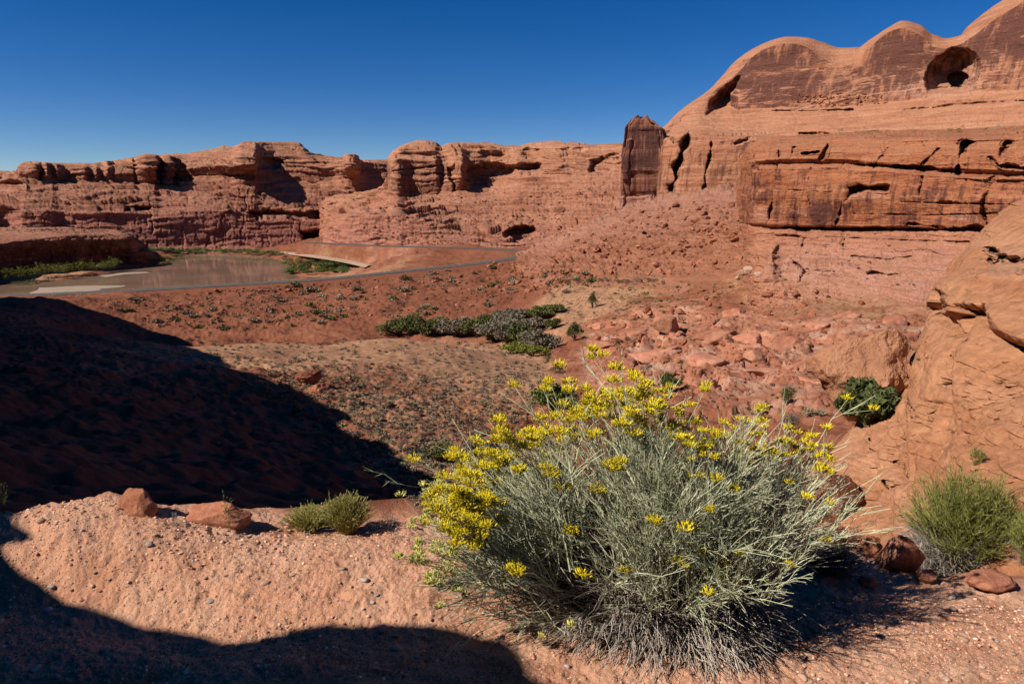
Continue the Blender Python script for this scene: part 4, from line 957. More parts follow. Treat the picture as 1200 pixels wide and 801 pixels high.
# ------------------------------------------------------------------ rocks
import bmesh
def ico(sub):
    bm = bmesh.new(); bmesh.ops.create_icosphere(bm, subdivisions=sub, radius=1)
    V = np.array([v.co[:] for v in bm.verts]); F = np.array([[v.index for v in f.verts] for f in bm.faces]); bm.free()
    return V, F
ICO = {k: ico(k) for k in (1, 2, 3, 4, 5, 6)}
def rock_shape(sub, seed, cuts=9, rough=.06, squash=(1, 1, .7), lumps=.25):
    r = np.random.default_rng(seed); V, F = ICO[sub]; V = V.copy()
    V *= (1 + lumps * fbm3(V[:, 0] * 1.3 + seed, V[:, 1] * 1.3, V[:, 2] * 1.3, 2, seed))[:, None]
    for k in range(cuts):
        n = r.normal(size=3); n /= np.linalg.norm(n); h = r.uniform(.45, .85)
        d = V @ n - h; m = d > 0
        V[m] -= np.outer(d[m] * .93, n)
    V *= (1 + rough * fbm3(V[:, 0] * 4 + seed, V[:, 1] * 4, V[:, 2] * 4, 4, seed + 1))[:, None]
    V *= np.array(squash)
    return V, F
def rock_mat(name, c1, c2, c3, sc=1.0, b=.6, isl=False):
    m = N(name, .93, .12)
    n = m.noise(m.co((1.6 * sc,) * 3), 1, 6, .65); f = m.noise(m.co((9 * sc,) * 3), 1, 6, .7)
    c = m.ramp(n, [(.3, c1), (.5, c2), (.7, c3)])
    inf = m.n('ShaderNodeObjectInfo')
    src = inf.outputs['Random'] if not isl else m.n('ShaderNodeNewGeometry').outputs['Random Per Island']
    if isl: c = m.mix(1.0, c, m.ramp(src, [(0, (.6, .5, .45)), (.45, (1, .9, .82)), (.8, (1.05, 1.05, 1.05)), (1, (1.25, 1.35, 1.45))]), 'MULTIPLY')
    c = m.mix(1.0, c, m.ramp(src, [(0, (.72, .70, .68)), (.5, (1, 1, 1)), (1, (1.22, 1.25, 1.3))]), 'MULTIPLY')
    c = m.mix(1.0, c, m.ramp(f, [(.3, (.75, .75, .75)), (.7, (1.2, 1.2, 1.2))]), 'MULTIPLY')
    return m.out(c, m.bump(f, b, .12 / sc))
M['redrock'] = rock_mat('red_rock', (.20, .065, .035), (.30, .11, .06), (.40, .175, .10))
M['palerock'] = rock_mat('orange_boulder_rock', (.30, .125, .065), (.39, .185, .105), (.45, .24, .15), .25, .5)
M['ledgerock'] = rock_mat('ledge_rock', (.26, .09, .05), (.36, .14, .08), (.44, .20, .12), 8)
M['gravel'] = rock_mat('gravel_stone', (.56, .26, .15), (.64, .36, .23), (.70, .47, .35), 40, .2, True)
M['pebble'] = rock_mat('pebble_stone', (.36, .20, .13), (.42, .26, .18), (.50, .35, .26), 40, .2)
RKM = []
for i in range(9):
    V, F = rock_shape(3, 100 + i, 10, .05, (1, .75 + .05 * (i % 4), .55 + .07 * (i % 3)), .2)
    me = mesh_from('rock', V, F, False); me.materials.append(M['redrock']); RKM.append(me)

def single_rock(name, label, cat, px, py, w, h, mat, seed, sub=5, depth=.8, cuts=12, sink=.25, rz=0, rough=.06, group=None, lumps=.22):
    """px,py: centre of its foot in the photo; w,h size in photo px"""
    q = hit(px, py); p = q[0]; k = mpp(p)
    V, F = rock_shape(sub, seed, cuts, rough, (1, 1, 1), lumps)
    lo, hi = V.min(0), V.max(0)
    V = (V - (lo + hi) / 2) / (hi - lo) * np.array([w * k, w * k * depth, h * k * (1 + sink)])
    V[:, 2] += h * k * (.5 - sink / 2)
    o = obj(name, mesh_from(name, V, F, True), mat, None, p + np.array([0, w * k * depth * .35, 0]), rz)
    return tag(o, label, cat, group)
single_rock('boulder', 'huge rounded orange boulder beside the dark green bush below the outcrop', 'boulder', 1018, 496, 116, 108, M['palerock'], 11, 6, .8, 4, .15, 0, .10, None, .42)
single_rock('rock', 'upright angular rock on the ledge rim at the top of the dirt mound', 'rock', 158, 604, 46, 30, M['ledgerock'], 22, 5, .7, 14, .6)
single_rock('rock', 'low wide orange rock on the ledge rim right of the upright one', 'rock', 250, 617, 84, 25, M['ledgerock'], 27, 5, .5, 14, .7)
single_rock('rock', 'blocky deep red rock at the right rim of the ledge below the green shrub', 'rock', 1062, 672, 52, 46, M['ledgerock'], 31, 5, .8, 14, .25)
single_rock('rock', 'sloping dark red slab beyond the right side of the flowering bush', 'rock', 978, 610, 84, 48, M['redrock'], 35, 5, .7, 12, .35)
single_rock('rock', 'small red rock wedged beside the blocky red rock at the ledge rim', 'rock', 1022, 652, 26, 22, M['redrock'], 36, 4, .8, 12, .3)
single_rock('boulder', 'layered red boulder on the slope just above the edge of the shadow', 'boulder', 360, 450, 34, 15, M['redrock'], 41, 5, .8, 5, .3, .5, .12)
single_rock('boulder', 'second red boulder lying just below the layered one above the shadow', 'boulder', 373, 463, 30, 12, M['redrock'], 42, 5, .8, 5, .3, .9, .12)
single_rock('boulder', 'square pink block on the slope left of the huge orange boulder', 'boulder', 886, 425, 26, 14, M['palerock'], 46, 4, .8, 12, .3)
single_rock('boulder', 'leaning slab of pink rock among the ledges of the pink slope', 'boulder', 782, 388, 34, 18, M['palerock'], 47, 4, .8, 12, .3)
single_rock('boulder', 'lone pale boulder low on the mesa slope left of the pinnacle', 'boulder', 655, 250, 14, 9, M['palerock'], 48, 4, .8, 12, .2)

M['slabrock'] = rock_mat('pink_slab_rock', (.28, .095, .055), (.39, .165, .10), (.47, .235, .15), .5, .5)
SLB = []
for i in range(6):
    V, F = rock_shape(4, 150 + i, 12, .10, (1, .62, .42), .35)
    me = mesh_from('flat_rock', V, F, True); me.materials.append(M['slabrock']); SLB.append(me)
for i, (x, y, w) in enumerate([(705, 402, 46), (745, 392, 56), (790, 372, 40), (835, 392, 62), (880, 400, 50), (925, 408, 56), (770, 414, 70), (830, 424, 76), (890, 436, 62), (940, 428, 44), (735, 430, 50), (860, 368, 36), (905, 378, 46), (960, 382, 40), (820, 352, 30), (990, 372, 44), (1050, 378, 46), (700, 384, 30), (955, 448, 40), (780, 440, 44)]):
    q_ = hit(x, y); k_ = mpp(q_[0]) * w / 2
    o = obj('flat_rock', SLB[i % 6], None, None, q_[0] - np.array([0, 0, .05 * k_]), 0, (k_, k_, k_ * random.uniform(.7, 1.1)))
    o.rotation_euler = (random.uniform(-.1, .25), random.uniform(-.22, .1), random.uniform(-.5, .5))
    tag(o, 'pale tilted slab of pink rock bedded in the ledges of the pink slope', 'flat rock', 'tilted slabs of the pink slope')

def inpoly(x, y, pts):
    ins = False; n = len(pts)
    for i in range(n):
        x0, y0 = pts[i]; x1, y1 = pts[(i + 1) % n]
        if (y0 > y) != (y1 > y) and x < (x1 - x0) * (y - y0) / (y1 - y0) + x0: ins = not ins
    return ins
def scatter(poly, n, dens=None, only=None, tries=30):
    xs = [p[0] for p in poly]; ys = [p[1] for p in poly]; out = []
    for _ in range(n * tries):
        if len(out) >= n: break
        x = random.uniform(min(xs), max(xs)); y = random.uniform(min(ys), max(ys))
        if not inpoly(x, y, poly): continue
        if dens is not None and random.random() > dens(x, y): continue
        h = hit(x, y)
        if h is None or h[1][2] < .15: continue
        if only and not h[2].startswith(only): continue
        out.append((h[0], h[1], x, y))
    return out
EMB = [(105, 352), (300, 337), (450, 326), (600, 308), (640, 312), (700, 322), (690, 340), (600, 352), (520, 372), (450, 372), (300, 386), (190, 385)]
FAN = [(640, 300), (700, 268), (750, 245), (850, 232), (875, 262), (872, 310), (820, 322), (700, 320)]
PNK = [(720, 372), (850, 330), (1000, 345), (1095, 375), (1085, 420), (960, 400), (950, 440), (860, 470), (760, 440), (700, 430), (690, 400)]
HILL = [(300, 430), (420, 400), (560, 440), (560, 480), (440, 470), (360, 470)]
CNR = [(570, 306), (622, 305), (665, 312), (690, 322), (640, 345), (560, 345)]
MES = [(400, 262), (560, 235), (720, 215), (720, 250), (640, 292), (450, 283)]
rock_sets = [(EMB, 90, (2.0, 8), 'red rock tumbled down the embankment below the road', 'rocks on the embankment below the road'),
             (CNR, 45, (2.5, 11), 'broken red rock heaped outside the bend of the road', 'rocks heaped at the bend of the road'),
             (FAN, 80, (2.5, 13), 'orange block strewn on the debris fan below the pinnacle', 'blocks on the debris fan'),
             (PNK, 60, (2.5, 17), 'pink block loose on the ledges of the pink slope', 'blocks on the pink slope'),
             (HILL, 8, (3, 9), 'small red rock on the sage slope above the shadow', 'rocks on the sage slope')]
rock_sets.append(([(935, 112), (970, 108), (1035, 112), (1040, 122), (960, 126), (930, 122)], 14, (4, 9), 'orange block fallen at the foot of the rounded domes', 'fallen blocks below the domes'))
rest_rocks = []
for poly, n, (s0, s1), lab, grp in rock_sets:
    pts = scatter(poly, n * 5)
    sz = [s0 + (s1 - s0) * random.random() ** 3.2 for _ in pts]
    order = sorted(range(len(pts)), key=lambda i: -sz[i])
    for r_, i in enumerate(order):
        p, nn, x, y = pts[i]; k = mpp(p); s_ = sz[i] * k * .5
        if r_ < n:
            o = obj('rock', random.choice(RKM), None, None, p + np.array([0, 0, s_ * .12]), random.uniform(0, 6.28), (s_, s_ * random.uniform(.7, 1.1), s_ * random.uniform(.7, 1.2)))
            o.rotation_euler = (random.uniform(-.4, .4), random.uniform(-.4, .4), random.uniform(0, 6.28))
            tag(o, lab, 'rock', grp)
        else: rest_rocks.append((p, s_ * .8))
def many(name, shapes, places, mat, attrs=None, smooth=False):
    """one mesh of uncountable bits; places: (p, scale, rz)"""
    Vs = []; Fs = []; o_ = 0
    for p, s, rz in places:
        V, F = shapes[random.randrange(len(shapes))]
        c, sn = math.cos(rz), math.sin(rz)
        X = V * s
        X = np.c_[X[:, 0] * c - X[:, 1] * sn, X[:, 0] * sn + X[:, 1] * c, X[:, 2]] + p
        Vs.append(X); Fs.append(F + o_); o_ += len(V)
    ob = obj(name, mesh_from(name, np.concatenate(Vs), np.concatenate(Fs), smooth), mat); ob['kind'] = 'stuff'
    return ob
low = [rock_shape(2, 300 + i, 7, .04, (1, .8, .6), .2) for i in range(8)]
many('rubble', low, [(p, s * random.uniform(.6, 1.1), random.uniform(0, 6.3)) for p, s in rest_rocks] +
     [(h[0], mpp(h[0]) * (.45 + 2.2 * random.random() ** 4), random.uniform(0, 6.3)) for h in scatter(PNK, 1500) + scatter(FAN, 700) + scatter(EMB, 3200) + scatter(CNR, 400) + scatter(MES, 900) + scatter([(935, 110), (970, 106), (1035, 110), (1045, 122), (960, 126), (930, 124)], 120)], M['redrock'])

# ------------------------------------------------------------------ pebbles and grit on the ledge
def ledge_pt(x0, x1, y0, y1):
    while True:
        x = random.uniform(x0, x1); y = random.uniform(y0, y1)
        az = math.atan2(x, y)
        if math.hypot(x, y) < np.interp(az, EDG[:, 0], EDG[:, 1]) - .02: return x, y
pts = [ledge_pt(-2.6, 2.7, 1.55, 3.3) for _ in range(22000)]
pts = np.array(pts); dn = fbm2(pts[:, 0] / .35, pts[:, 1] / .25, 3, 88)
right = pts[:, 0] > 1.0
keep = rng.random(len(pts)) < np.clip(.35 + .9 * dn + .25 * right, .08, 1)
pts = pts[keep]
zz = ground_h(pts[:, 0], pts[:, 1])
peb = [rock_shape(2, 400 + i, 3, .03, (1, .75, .55), .12) for i in range(8)]
szs = .0020 + .0085 * rng.random(len(pts)) ** 3.2
big = []
OCT = (np.array([[1, 0, 0], [0, 1, 0], [-1, 0, 0], [0, -1, 0], [0, 0, 1], [0, 0, -1.]]), np.array([[0, 1, 4], [1, 2, 4], [2, 3, 4], [3, 0, 4], [1, 0, 5], [2, 1, 5], [3, 2, 5], [0, 3, 5]]))
shapes_low = [rock_shape(1, 430 + i, 3, .03, (1, .8, .6), .15) for i in range(6)]
for x, y, w, h, l in ((872, 322, 12, 7, 'pale pink fallen block at the left foot of the pale slope, leftmost'), (880, 320, 14, 8, 'whitish fallen block at the left foot of the pale slope'), (889, 324, 10, 6, 'small whitish block right of the larger one at the foot of the pale slope'), (866, 328, 9, 5, 'small pale block lying lower left of the whitish ones')):
    single_rock('rock', l, 'rock', x, y, w, h, M['pebble'], int(x), 4, .8, 10, .2)
tiny = [(OCT[0] * rng.uniform(.6, 1.1, (6, 3)) * [1, .9, .7], OCT[1]) for _ in range(10)]
big_ = szs > .0045
many('gravel', shapes_low, [(np.array([a, b, c + s * .15]), s, random.uniform(0, 6.3)) for (a, b), c, s in zip(pts[big_], zz[big_], szs[big_])], M['gravel'])
pt = np.array([ledge_pt(-2.6, 2.7, 1.5, 3.4) for _ in range(70000)]); zt = ground_h(pt[:, 0], pt[:, 1]); dt = fbm2(pt[:, 0] / .3, pt[:, 1] / .2, 3, 90)
kt = rng.random(len(pt)) < np.clip(.55 + .8 * dt, .15, 1)
many('gravel', tiny, [(np.array([a, b, c]), random.uniform(.0016, .0052), random.uniform(0, 6.3)) for (a, b), c in zip(pt[kt], zt[kt])], M['gravel'])
PBM = []
GREY = rock_mat('grey_pebble_stone', (.30, .24, .21), (.38, .32, .28), (.46, .39, .34), 40, .2)
for i in range(10):
    V, F = rock_shape(3, 500 + i, 3, .02, (1, .75, .5), .1)
    me = mesh_from('pebble', V, F, True); me.materials.append(M['pebble'] if i % 3 else GREY); PBM.append(me)
for i in range(250):
    x, y = ledge_pt(-2.3, 2.4, 1.75, 3.2)
    z = float(ground_h(x, y)[0]); s = .008 + .015 * random.random() ** 2.5
    o = obj('pebble', PBM[i % 10], None, None, (x, y, z + s * .2), random.uniform(0, 6.3), (s, s, s * random.uniform(.8, 1.2)))
    tag(o, 'small grey pebble pressed into the dirt of the ledge' if i % 10 % 3 == 0 else 'small pale tan pebble pressed into the dirt of the ledge', 'pebble', 'grey pebbles on the ledge' if i % 10 % 3 == 0 else 'tan pebbles on the ledge')

# ------------------------------------------------------------------ plants
def leaf_mat(name, c1, c2, tr=.0, rough=.7):
    m = N(name, rough, .15)
    n = m.noise(m.co((3.1,) * 3), 1, 3); inf = m.n('ShaderNodeObjectInfo')
    v = m.n('ShaderNodeTexWhiteNoise'); g_ = m.n('ShaderNodeNewGeometry'); m.l(g_.outputs['Random Per Island'], v.inputs['Vector'])
    c = m.mix(g_.outputs['Random Per Island'], c1, c2)
    c = m.mix(1.0, c, m.ramp(inf.outputs['Random'], [(0, (.8, .8, .8)), (1, (1.2, 1.2, 1.15))]), 'MULTIPLY')
    return m.out(c)
M['sage'] = leaf_mat('sage_leaf', (.22, .165, .10), (.37, .295, .195))
M['drygrass'] = leaf_mat('dry_grass', (.27, .19, .11), (.42, .32, .20))
M['dark_sage'] = leaf_mat('blackbrush_leaf', (.115, .085, .062), (.21, .165, .125))
M['juniper'] = leaf_mat('juniper_leaf', (.045, .058, .018), (.115, .12, .045))
M['bushgreen'] = leaf_mat('bush_leaf', (.06, .075, .02), (.13, .135, .04))
M['willow'] = leaf_mat('willow_leaf', (.09, .11, .02), (.20, .19, .035))
M['bankgreen'] = leaf_mat('tamarisk_leaf', (.07, .11, .03), (.15, .20, .06))
M['greytwig'] = leaf_mat('bare_grey_twig', (.13, .105, .07), (.25, .205, .145))
M['bark'] = leaf_mat('bark_wood', (.10, .065, .045), (.17, .12, .09))
M['broom'] = leaf_mat('broom_leaf', (.15, .165, .035), (.32, .31, .09))
M['yellowgreen'] = leaf_mat('yellow_green_leaf', (.30, .27, .07), (.50, .45, .15))
M['deadtwig'] = leaf_mat('dead_twig', (.20, .165, .14), (.38, .33, .29))

def blades(P0, P1, w):
    """thin triangles from P0 to P1"""
    n = len(P0); d = P1 - P0; side = np.cross(d, rng.normal(size=(n, 3))); side /= np.linalg.norm(side, axis=1)[:, None] + 1e-9
    w = np.asarray(w).reshape(-1, 1) if np.ndim(w) else w
    V = np.stack([P0 - side * w, P0 + side * w, P1], 1).reshape(-1, 3)
    return V, np.arange(3 * n).reshape(-1, 3)
def leaves(Pc, s):
    """small quads facing anywhere"""
    n = len(Pc); a = rng.normal(size=(n, 3)); a /= np.linalg.norm(a, axis=1)[:, None]; b = np.cross(a, rng.normal(size=(n, 3))); b /= np.linalg.norm(b, axis=1)[:, None]
    s = np.asarray(s).reshape(-1, 1) if np.ndim(s) else s
    V = np.stack([Pc - a * s, Pc + b * s * .55, Pc + a * s, Pc - b * s * .55], 1).reshape(-1, 3)
    return V, np.arange(4 * n).reshape(-1, 4)
def tri(F): return F if F.shape[1] == 3 else np.concatenate([F[:, [0, 1, 2]], F[:, [0, 2, 3]]])
def join(L):
    Vs = []; Fs = []; o_ = 0
    for V, F in L: Vs.append(V); Fs.append(tri(F) + o_); o_ += len(V)
    return np.concatenate(Vs), np.concatenate(Fs)
def tubes(C, r, sides=3):
    """C: (n, k, 3) centre lines, r: (n, k) radii"""
    n, k, _ = C.shape
    T = np.gradient(C, axis=1); T /= np.linalg.norm(T, axis=2, keepdims=True) + 1e-9
    up = np.where(np.abs(T[..., 2:3]) > .9, np.array([1., 0, 0]), np.array([0, 0, 1.]))
    A = np.cross(T, up); A /= np.linalg.norm(A, axis=2, keepdims=True) + 1e-9; B = np.cross(T, A)
    th = np.arange(sides) * 2 * math.pi / sides
    V = C[:, :, None] + r[:, :, None, None] * (A[:, :, None] * np.cos(th)[:, None] + B[:, :, None] * np.sin(th)[:, None])
    idx = np.arange(n * k * sides).reshape(n, k, sides)
    a = idx[:, :-1]; b = idx[:, 1:]
    F = np.stack([a, np.roll(a, -1, 2), np.roll(b, -1, 2), b], -1).reshape(-1, 4)
    return V.reshape(-1, 3), F
def tuft_mesh(seed, n=70, h=.5, r=.5, w=.035, mat=None, name='sage_tuft'):
    global rng
    th = rng.uniform(0, 6.28, n); el = np.arccos(rng.uniform(.02, 1, n)); L = rng.uniform(.6, 1, n)
    d = np.c_[np.cos(th) * np.sin(el) * r, np.sin(th) * np.sin(el) * r, np.cos(el) * h]
    P0 = np.c_[rng.normal(0, .1 * r, n), rng.normal(0, .1 * r, n), np.zeros(n)] + d * .25
    a = blades(P0, P0 + d * L[:, None] * .8, w)
    b = leaves(d * (rng.uniform(.45, 1, n) ** .5)[:, None] * .85 + np.array([0, 0, .04]), w * 2.2)
    V, F = join([a, b])
    me = mesh_from(name, V, F, False); me.materials.append(mat); return me
TUFT = {k: [tuft_mesh(i, 60, .42, .5, .04, M[k]) for i in range(5)] for k in ('sage', 'drygrass', 'dark_sage', 'bushgreen')}

SLO = [(170, 392), (300, 398), (450, 398), (640, 402), (640, 450), (600, 520), (540, 560), (500, 600), (440, 560), (380, 510), (310, 460), (240, 425)]
def grassy(x, y): return 1.0
tuft_sets = [(SLO, 150, (8, 20), ['sage', 'dark_sage', 'drygrass'], 'low grey sage tuft on the slope between the shadow and the wash', 'sage tufts on the slope above the shadow', 2300),
             (EMB, 55, (4, 16), ['sage', 'bushgreen', 'dark_sage'], 'small grey-green shrub growing on the embankment below the road', 'shrubs on the embankment', 420),
             ([(640, 335), (760, 328), (900, 335), (800, 365), (690, 385), (650, 380)], 40, (3, 7), ['sage', 'bushgreen', 'drygrass'], 'small pale shrub on the sandy flat up the wash', 'shrubs on the sandy flat', 420),
             ([(720, 380), (880, 345), (1090, 370), (1080, 430), (960, 470), (930, 500), (760, 470)], 40, (3, 9), ['sage', 'bushgreen', 'dark_sage'], 'small dark shrub rooted among the ledges of the pink slope', 'shrubs on the pink slope', 160),
             ([(900, 285), (1080, 285), (1080, 345), (900, 335)], 12, (3, 7), ['bushgreen', 'dark_sage'], 'small green shrub on the pale rubble below the overhang line', 'shrubs on the pale rubble', 20)]
mass = []
for poly, n, (s0, s1), kinds_, lab, grp, extra in tuft_sets:
    pts = scatter(poly, n + extra, (lambda x, y: .30 + .7 * sstep(425, 455, y + .03 * (x - 400))) if poly is SLO else None)
    def size(y):
        near_ = np.clip((y - 380) / 200, 0, 1)
        if poly is not SLO: return s0 + (s1 - s0) * random.random() ** 2.2
        return s0 * .6 + (s1 - s0 * .6) * (.25 * random.random() + .75 * near_ * random.random() ** 1.4)
    sz = [size(q[3]) for q in pts]
    order = sorted(range(len(pts)), key=lambda i: -sz[i])
    for r_, i in enumerate(order):
        p, nn, x, y = pts[i]; k = mpp(p); kd = random.choice(kinds_)
        if poly is SLO: kd = random.choice(['drygrass', 'dark_sage', 'sage', 'dark_sage', 'dark_sage'] if y < 440 else ['sage', 'dark_sage', 'dark_sage', 'sage', 'drygrass'])
        s_ = sz[i] * k
        if r_ < n:
            o = obj('shrub', random.choice(TUFT[kd]), None, None, p - np.array([0, 0, .05 * s_]), random.uniform(0, 6.3), (s_, s_, s_ * random.uniform(.7, 1.1)))
            tag(o, lab, 'shrub', grp)
        else: mass.append((kd, p, s_ * .8))
for poly, n in (([(0, 272), (0, 262), (60, 262), (150, 268), (175, 276), (150, 276)], 260), (MES, 420), ([(0, 215), (130, 214), (400, 214), (440, 235), (380, 250), (0, 255)], 420), ([(470, 232), (720, 208), (720, 222), (560, 245)], 160), (FAN, 60)):
    for h_ in scatter(poly, n): mass.append((random.choice(['dark_sage', 'bushgreen', 'sage']), h_[0], mpp(h_[0]) * random.uniform(1.2, 3.2)))
for kd in ('sage', 'drygrass', 'dark_sage', 'bushgreen'):
    pl = [(p, s, random.uniform(0, 6.3)) for k_, p, s in mass if k_ == kd]
    sh = []
    for i in range(6):
        n = 16
        th = rng.uniform(0, 6.28, n); el = np.arccos(rng.uniform(.02, 1, n))
        d = np.c_[np.cos(th) * np.sin(el) * .5, np.sin(th) * np.sin(el) * .5, np.cos(el) * .42]
        sh.append(join([blades(d * .1, d, .07), leaves(d * .75, .12)]))
    if pl: many('ground_cover', sh, pl, M[kd])

def crown_pts(n, rx, ry, rz, clumps=14, cr=.42, seed=0, cone=0.0):
    """leaf positions gathered in clumps through an uneven crown"""
    c = rng.normal(size=(clumps, 3)); c /= np.linalg.norm(c, axis=1)[:, None]; c *= rng.uniform(.35, .85, (clumps, 1))
    c[:, 2] = np.abs(c[:, 2]) * 1.0 - .15
    wgt = rng.uniform(.5, 1.2, clumps); i = rng.choice(clumps, n, p=wgt / wgt.sum())
    d = rng.normal(size=(n, 3)); d /= np.linalg.norm(d, axis=1)[:, None]
    p = c[i] + d * (cr * wgt[i] * rng.random(n) ** .45)[:, None]
    if cone: p[:, :2] *= (1 - cone * np.clip(p[:, 2:3], 0, 1))
    return p * np.array([rx, ry, rz])
def woody_plant(name, label, cat, px, py, w, h, kind='juniper', n=1500, leaf=None, cone=0, group=None, trunk=True, clumps=14, twig=False, sink=.0, cr=.42):
    q = hit(px, py)
    if q is None: return None
    p = q[0]; k = mpp(p); W_, H_ = w * k, h * k
    C = crown_pts(n, W_ / 2, W_ / 2 * .9, H_ * .5, clumps, cr, 0, cone); C[:, 2] += H_ * .5
    C = C[C[:, 2] > H_ * .03]
    s = leaf or W_ * .03
    cm = [leaves(C, s * rng.uniform(.6, 1.3, len(C)))]
    if twig:
        m = rng.choice(len(C), min(len(C), 500)); cm.append(blades(C[m] * np.array([.25, .25, .2]), C[m] * 1.02, W_ * .004))
    V, F = join(cm)
    parts = [('crown', mesh_from('crown', V, F, False), M[kind])]
    if trunk:
        nb = 7; e = C[rng.choice(len(C), nb)] * .8
        t = np.linspace(0, 1, 6)[None, :, None]
        L_ = e[:, None] * t + np.array([0, 0, 1]) * (H_ * .08 * np.sin(t * 3.14)) + rng.normal(0, W_ * .015, (nb, 6, 3)) * (t > 0)
        r = (W_ * .03) * (1 - .75 * np.linspace(0, 1, 6))[None] * np.ones((nb, 1))
        V, F = tubes(L_, r, 5)
        parts.append(('trunk', mesh_from('trunk', V, F, True), M['bark']))
    return thing(name, label, cat, parts, p - np.array([0, 0, sink * H_ + .02 * H_]), 0, 1, group)
woody_plant('juniper_bush', 'dark green juniper bush standing against the huge orange boulder', 'bush', 1016, 500, 72, 64, 'juniper', 9000, .05, 0, None, True, 46, True, 0, .24)
woody_plant('juniper_tree', 'pointed dark juniper standing alone on the sandy flat up the wash', 'tree', 694, 361, 15, 22, 'juniper', 2200, None, .7)
woody_plant('juniper_tree', 'rounded dark green juniper at the foot of the pink slope beside the wash', 'tree', 674, 399, 24, 24, 'juniper', 2600, None, .3)
woody_plant('bush', 'spreading grey-green bush on the pink slope just above the yellow flowers', 'bush', 784, 458, 38, 22, 'bushgreen', 2200, None, 0, None, True, 16, True)
woody_plant('bush', 'small dark bush at the right of the spreading grey-green one', 'bush', 822, 456, 16, 11, 'juniper', 700)
woody_plant('bush', 'tall narrow grey-green bush between the flowers and the huge boulder', 'bush', 922, 474, 24, 26, 'bushgreen', 1600, None, .2)
woody_plant('bush', 'low dark bush below the tall narrow one beside the flowers', 'bush', 926, 503, 28, 20, 'dark_sage', 1400)
woody_plant('bush', 'low grey-green bush left of the foot of the huge boulder', 'bush', 952, 488, 30, 12, 'sage', 1200)
woody_plant('bush', 'tiny green bush on the green strip beside the wash, upper one of two', 'bush', 642, 424, 14, 13, 'juniper', 700)
woody_plant('bush', 'tiny green bush on the green strip beside the wash, lower one of two', 'bush', 654, 437, 20, 10, 'juniper', 700)
woody_plant('bush', 'lone small bush high on the smooth pink slab', 'bush', 723, 410, 9, 10, 'juniper', 400)
woody_plant('bush', 'grey thorny bush low on the smooth pink slab', 'bush', 755, 440, 15, 18, 'dark_sage', 700)
woody_plant('bush', 'small dark bush near the middle of the pink slope', 'bush', 798, 432, 9, 12, 'juniper', 400)
woody_plant('bush', 'dark shrub growing half hidden behind the flowering bush on its left', 'bush', 560, 548, 58, 36, 'dark_sage', 2600, None, 0, None, True, 16, True)
woody_plant('bush', 'low dark shrub beside the yellow flowers at the edge of the shadow', 'bush', 515, 540, 40, 26, 'bushgreen', 1600, None, 0, None, True, 14, True)
woody_plant('bush', 'grey-green shrub filling the hollow behind the topmost yellow flowers', 'bush', 652, 478, 70, 30, 'bushgreen', 2600, None, 0, None, True, 18, True)
# thicket in the wash
TH = [(468, 392, 34, 18, 'bushgreen'), (486, 392, 26, 24, 'bushgreen'), (505, 391, 34, 20, 'bushgreen'), (522, 392, 30, 16, 'greytwig'), (540, 393, 36, 20, 'greytwig'), (560, 394, 34, 20, 'bushgreen'), (578, 397, 34, 22, 'greytwig'),
      (596, 401, 36, 24, 'greytwig'), (614, 408, 38, 26, 'bushgreen'), (633, 412, 36, 24, 'greytwig'), (606, 414, 34, 13, 'willow'), (624, 417, 30, 12, 'willow'), (590, 374, 26, 12, 'greytwig'), (612, 374, 30, 13, 'greytwig'), (632, 371, 30, 12, 'bushgreen'), (650, 366, 20, 10, 'bushgreen'), (568, 384, 30, 14, 'bushgreen'), (598, 386, 36, 16, 'greytwig'), (625, 388, 34, 16, 'greytwig'), (648, 385, 18, 12, 'bushgreen')]
tl = {'greytwig': ('bare purple-grey bush in the thicket along the wash', 'bare grey bushes of the wash thicket'), 'bushgreen': ('dull green bush in the thicket along the wash', 'dull green bushes of the wash thicket'), 'willow': ('bright green low bush at the foot of the wash thicket', 'bright green bushes of the wash thicket')}
for x, y, w, h, kd in TH:
    woody_plant('wash_bush', tl[kd][0], 'bush', x, y, w * 1.4, h * 1.25, kd, 2600, None, 0, tl[kd][1], True, 16, kd == 'greytwig', .05, .42)
for i in range(11):
    x = 655 + i * 11.5 + random.uniform(-3, 3)
    woody_plant('flat_bush', 'low green bush in the line across the head of the sandy flat', 'bush', x, 331 - i * .1 + random.uniform(-1, 1), random.uniform(10, 17), random.uniform(4, 7), random.choice(['bushgreen', 'greytwig', 'juniper']), 500, None, 0, 'bushes in line across the sandy flat', False)
for i, (x, y, w, h) in enumerate([(757, 349, 16, 9), (716, 354, 9, 8), (728, 353, 9, 8), (742, 356, 8, 5), (696, 371, 8, 7), (680, 372, 9, 7), (666, 364, 9, 6), (735, 360, 7, 5)]):
    woody_plant('flat_bush', 'small round green bush near the lone pointed juniper', 'bush', x, y, w, h, 'bushgreen', 420, None, 0, 'small bushes near the pointed juniper', False)
# river banks
def bank(n, line, w, h, kinds_, lab, grp, jit=1.5):
    L_ = np.array(line, float); d = np.r_[0, np.cumsum(np.hypot(*np.diff(L_, axis=0).T))]
    for i in range(n):
        s = (i + .5) / n * d[-1]
        x = np.interp(s, d, L_[:, 0]) + random.uniform(-2, 2); y = np.interp(s, d, L_[:, 1]) + random.uniform(-jit, jit)
        woody_plant('bank_bush', lab, 'bush', x, y, random.uniform(*w), random.uniform(*h), random.choice(kinds_), 520, None, 0, grp, False, 9)
bank(26, [(6, 331), (40, 328), (80, 323.5), (110, 320.5), (140, 318.5)], (14, 24), (14, 22), ['willow'], 'yellow-green willow in the row below the shaded butte', 'willows below the shaded butte')
bank(7, [(18, 334), (34, 333), (46, 331)], (9, 14), (4, 6), ['bankgreen'], 'dark green low bush at the water edge in front of the willows', 'low bushes in front of the willows', .6)
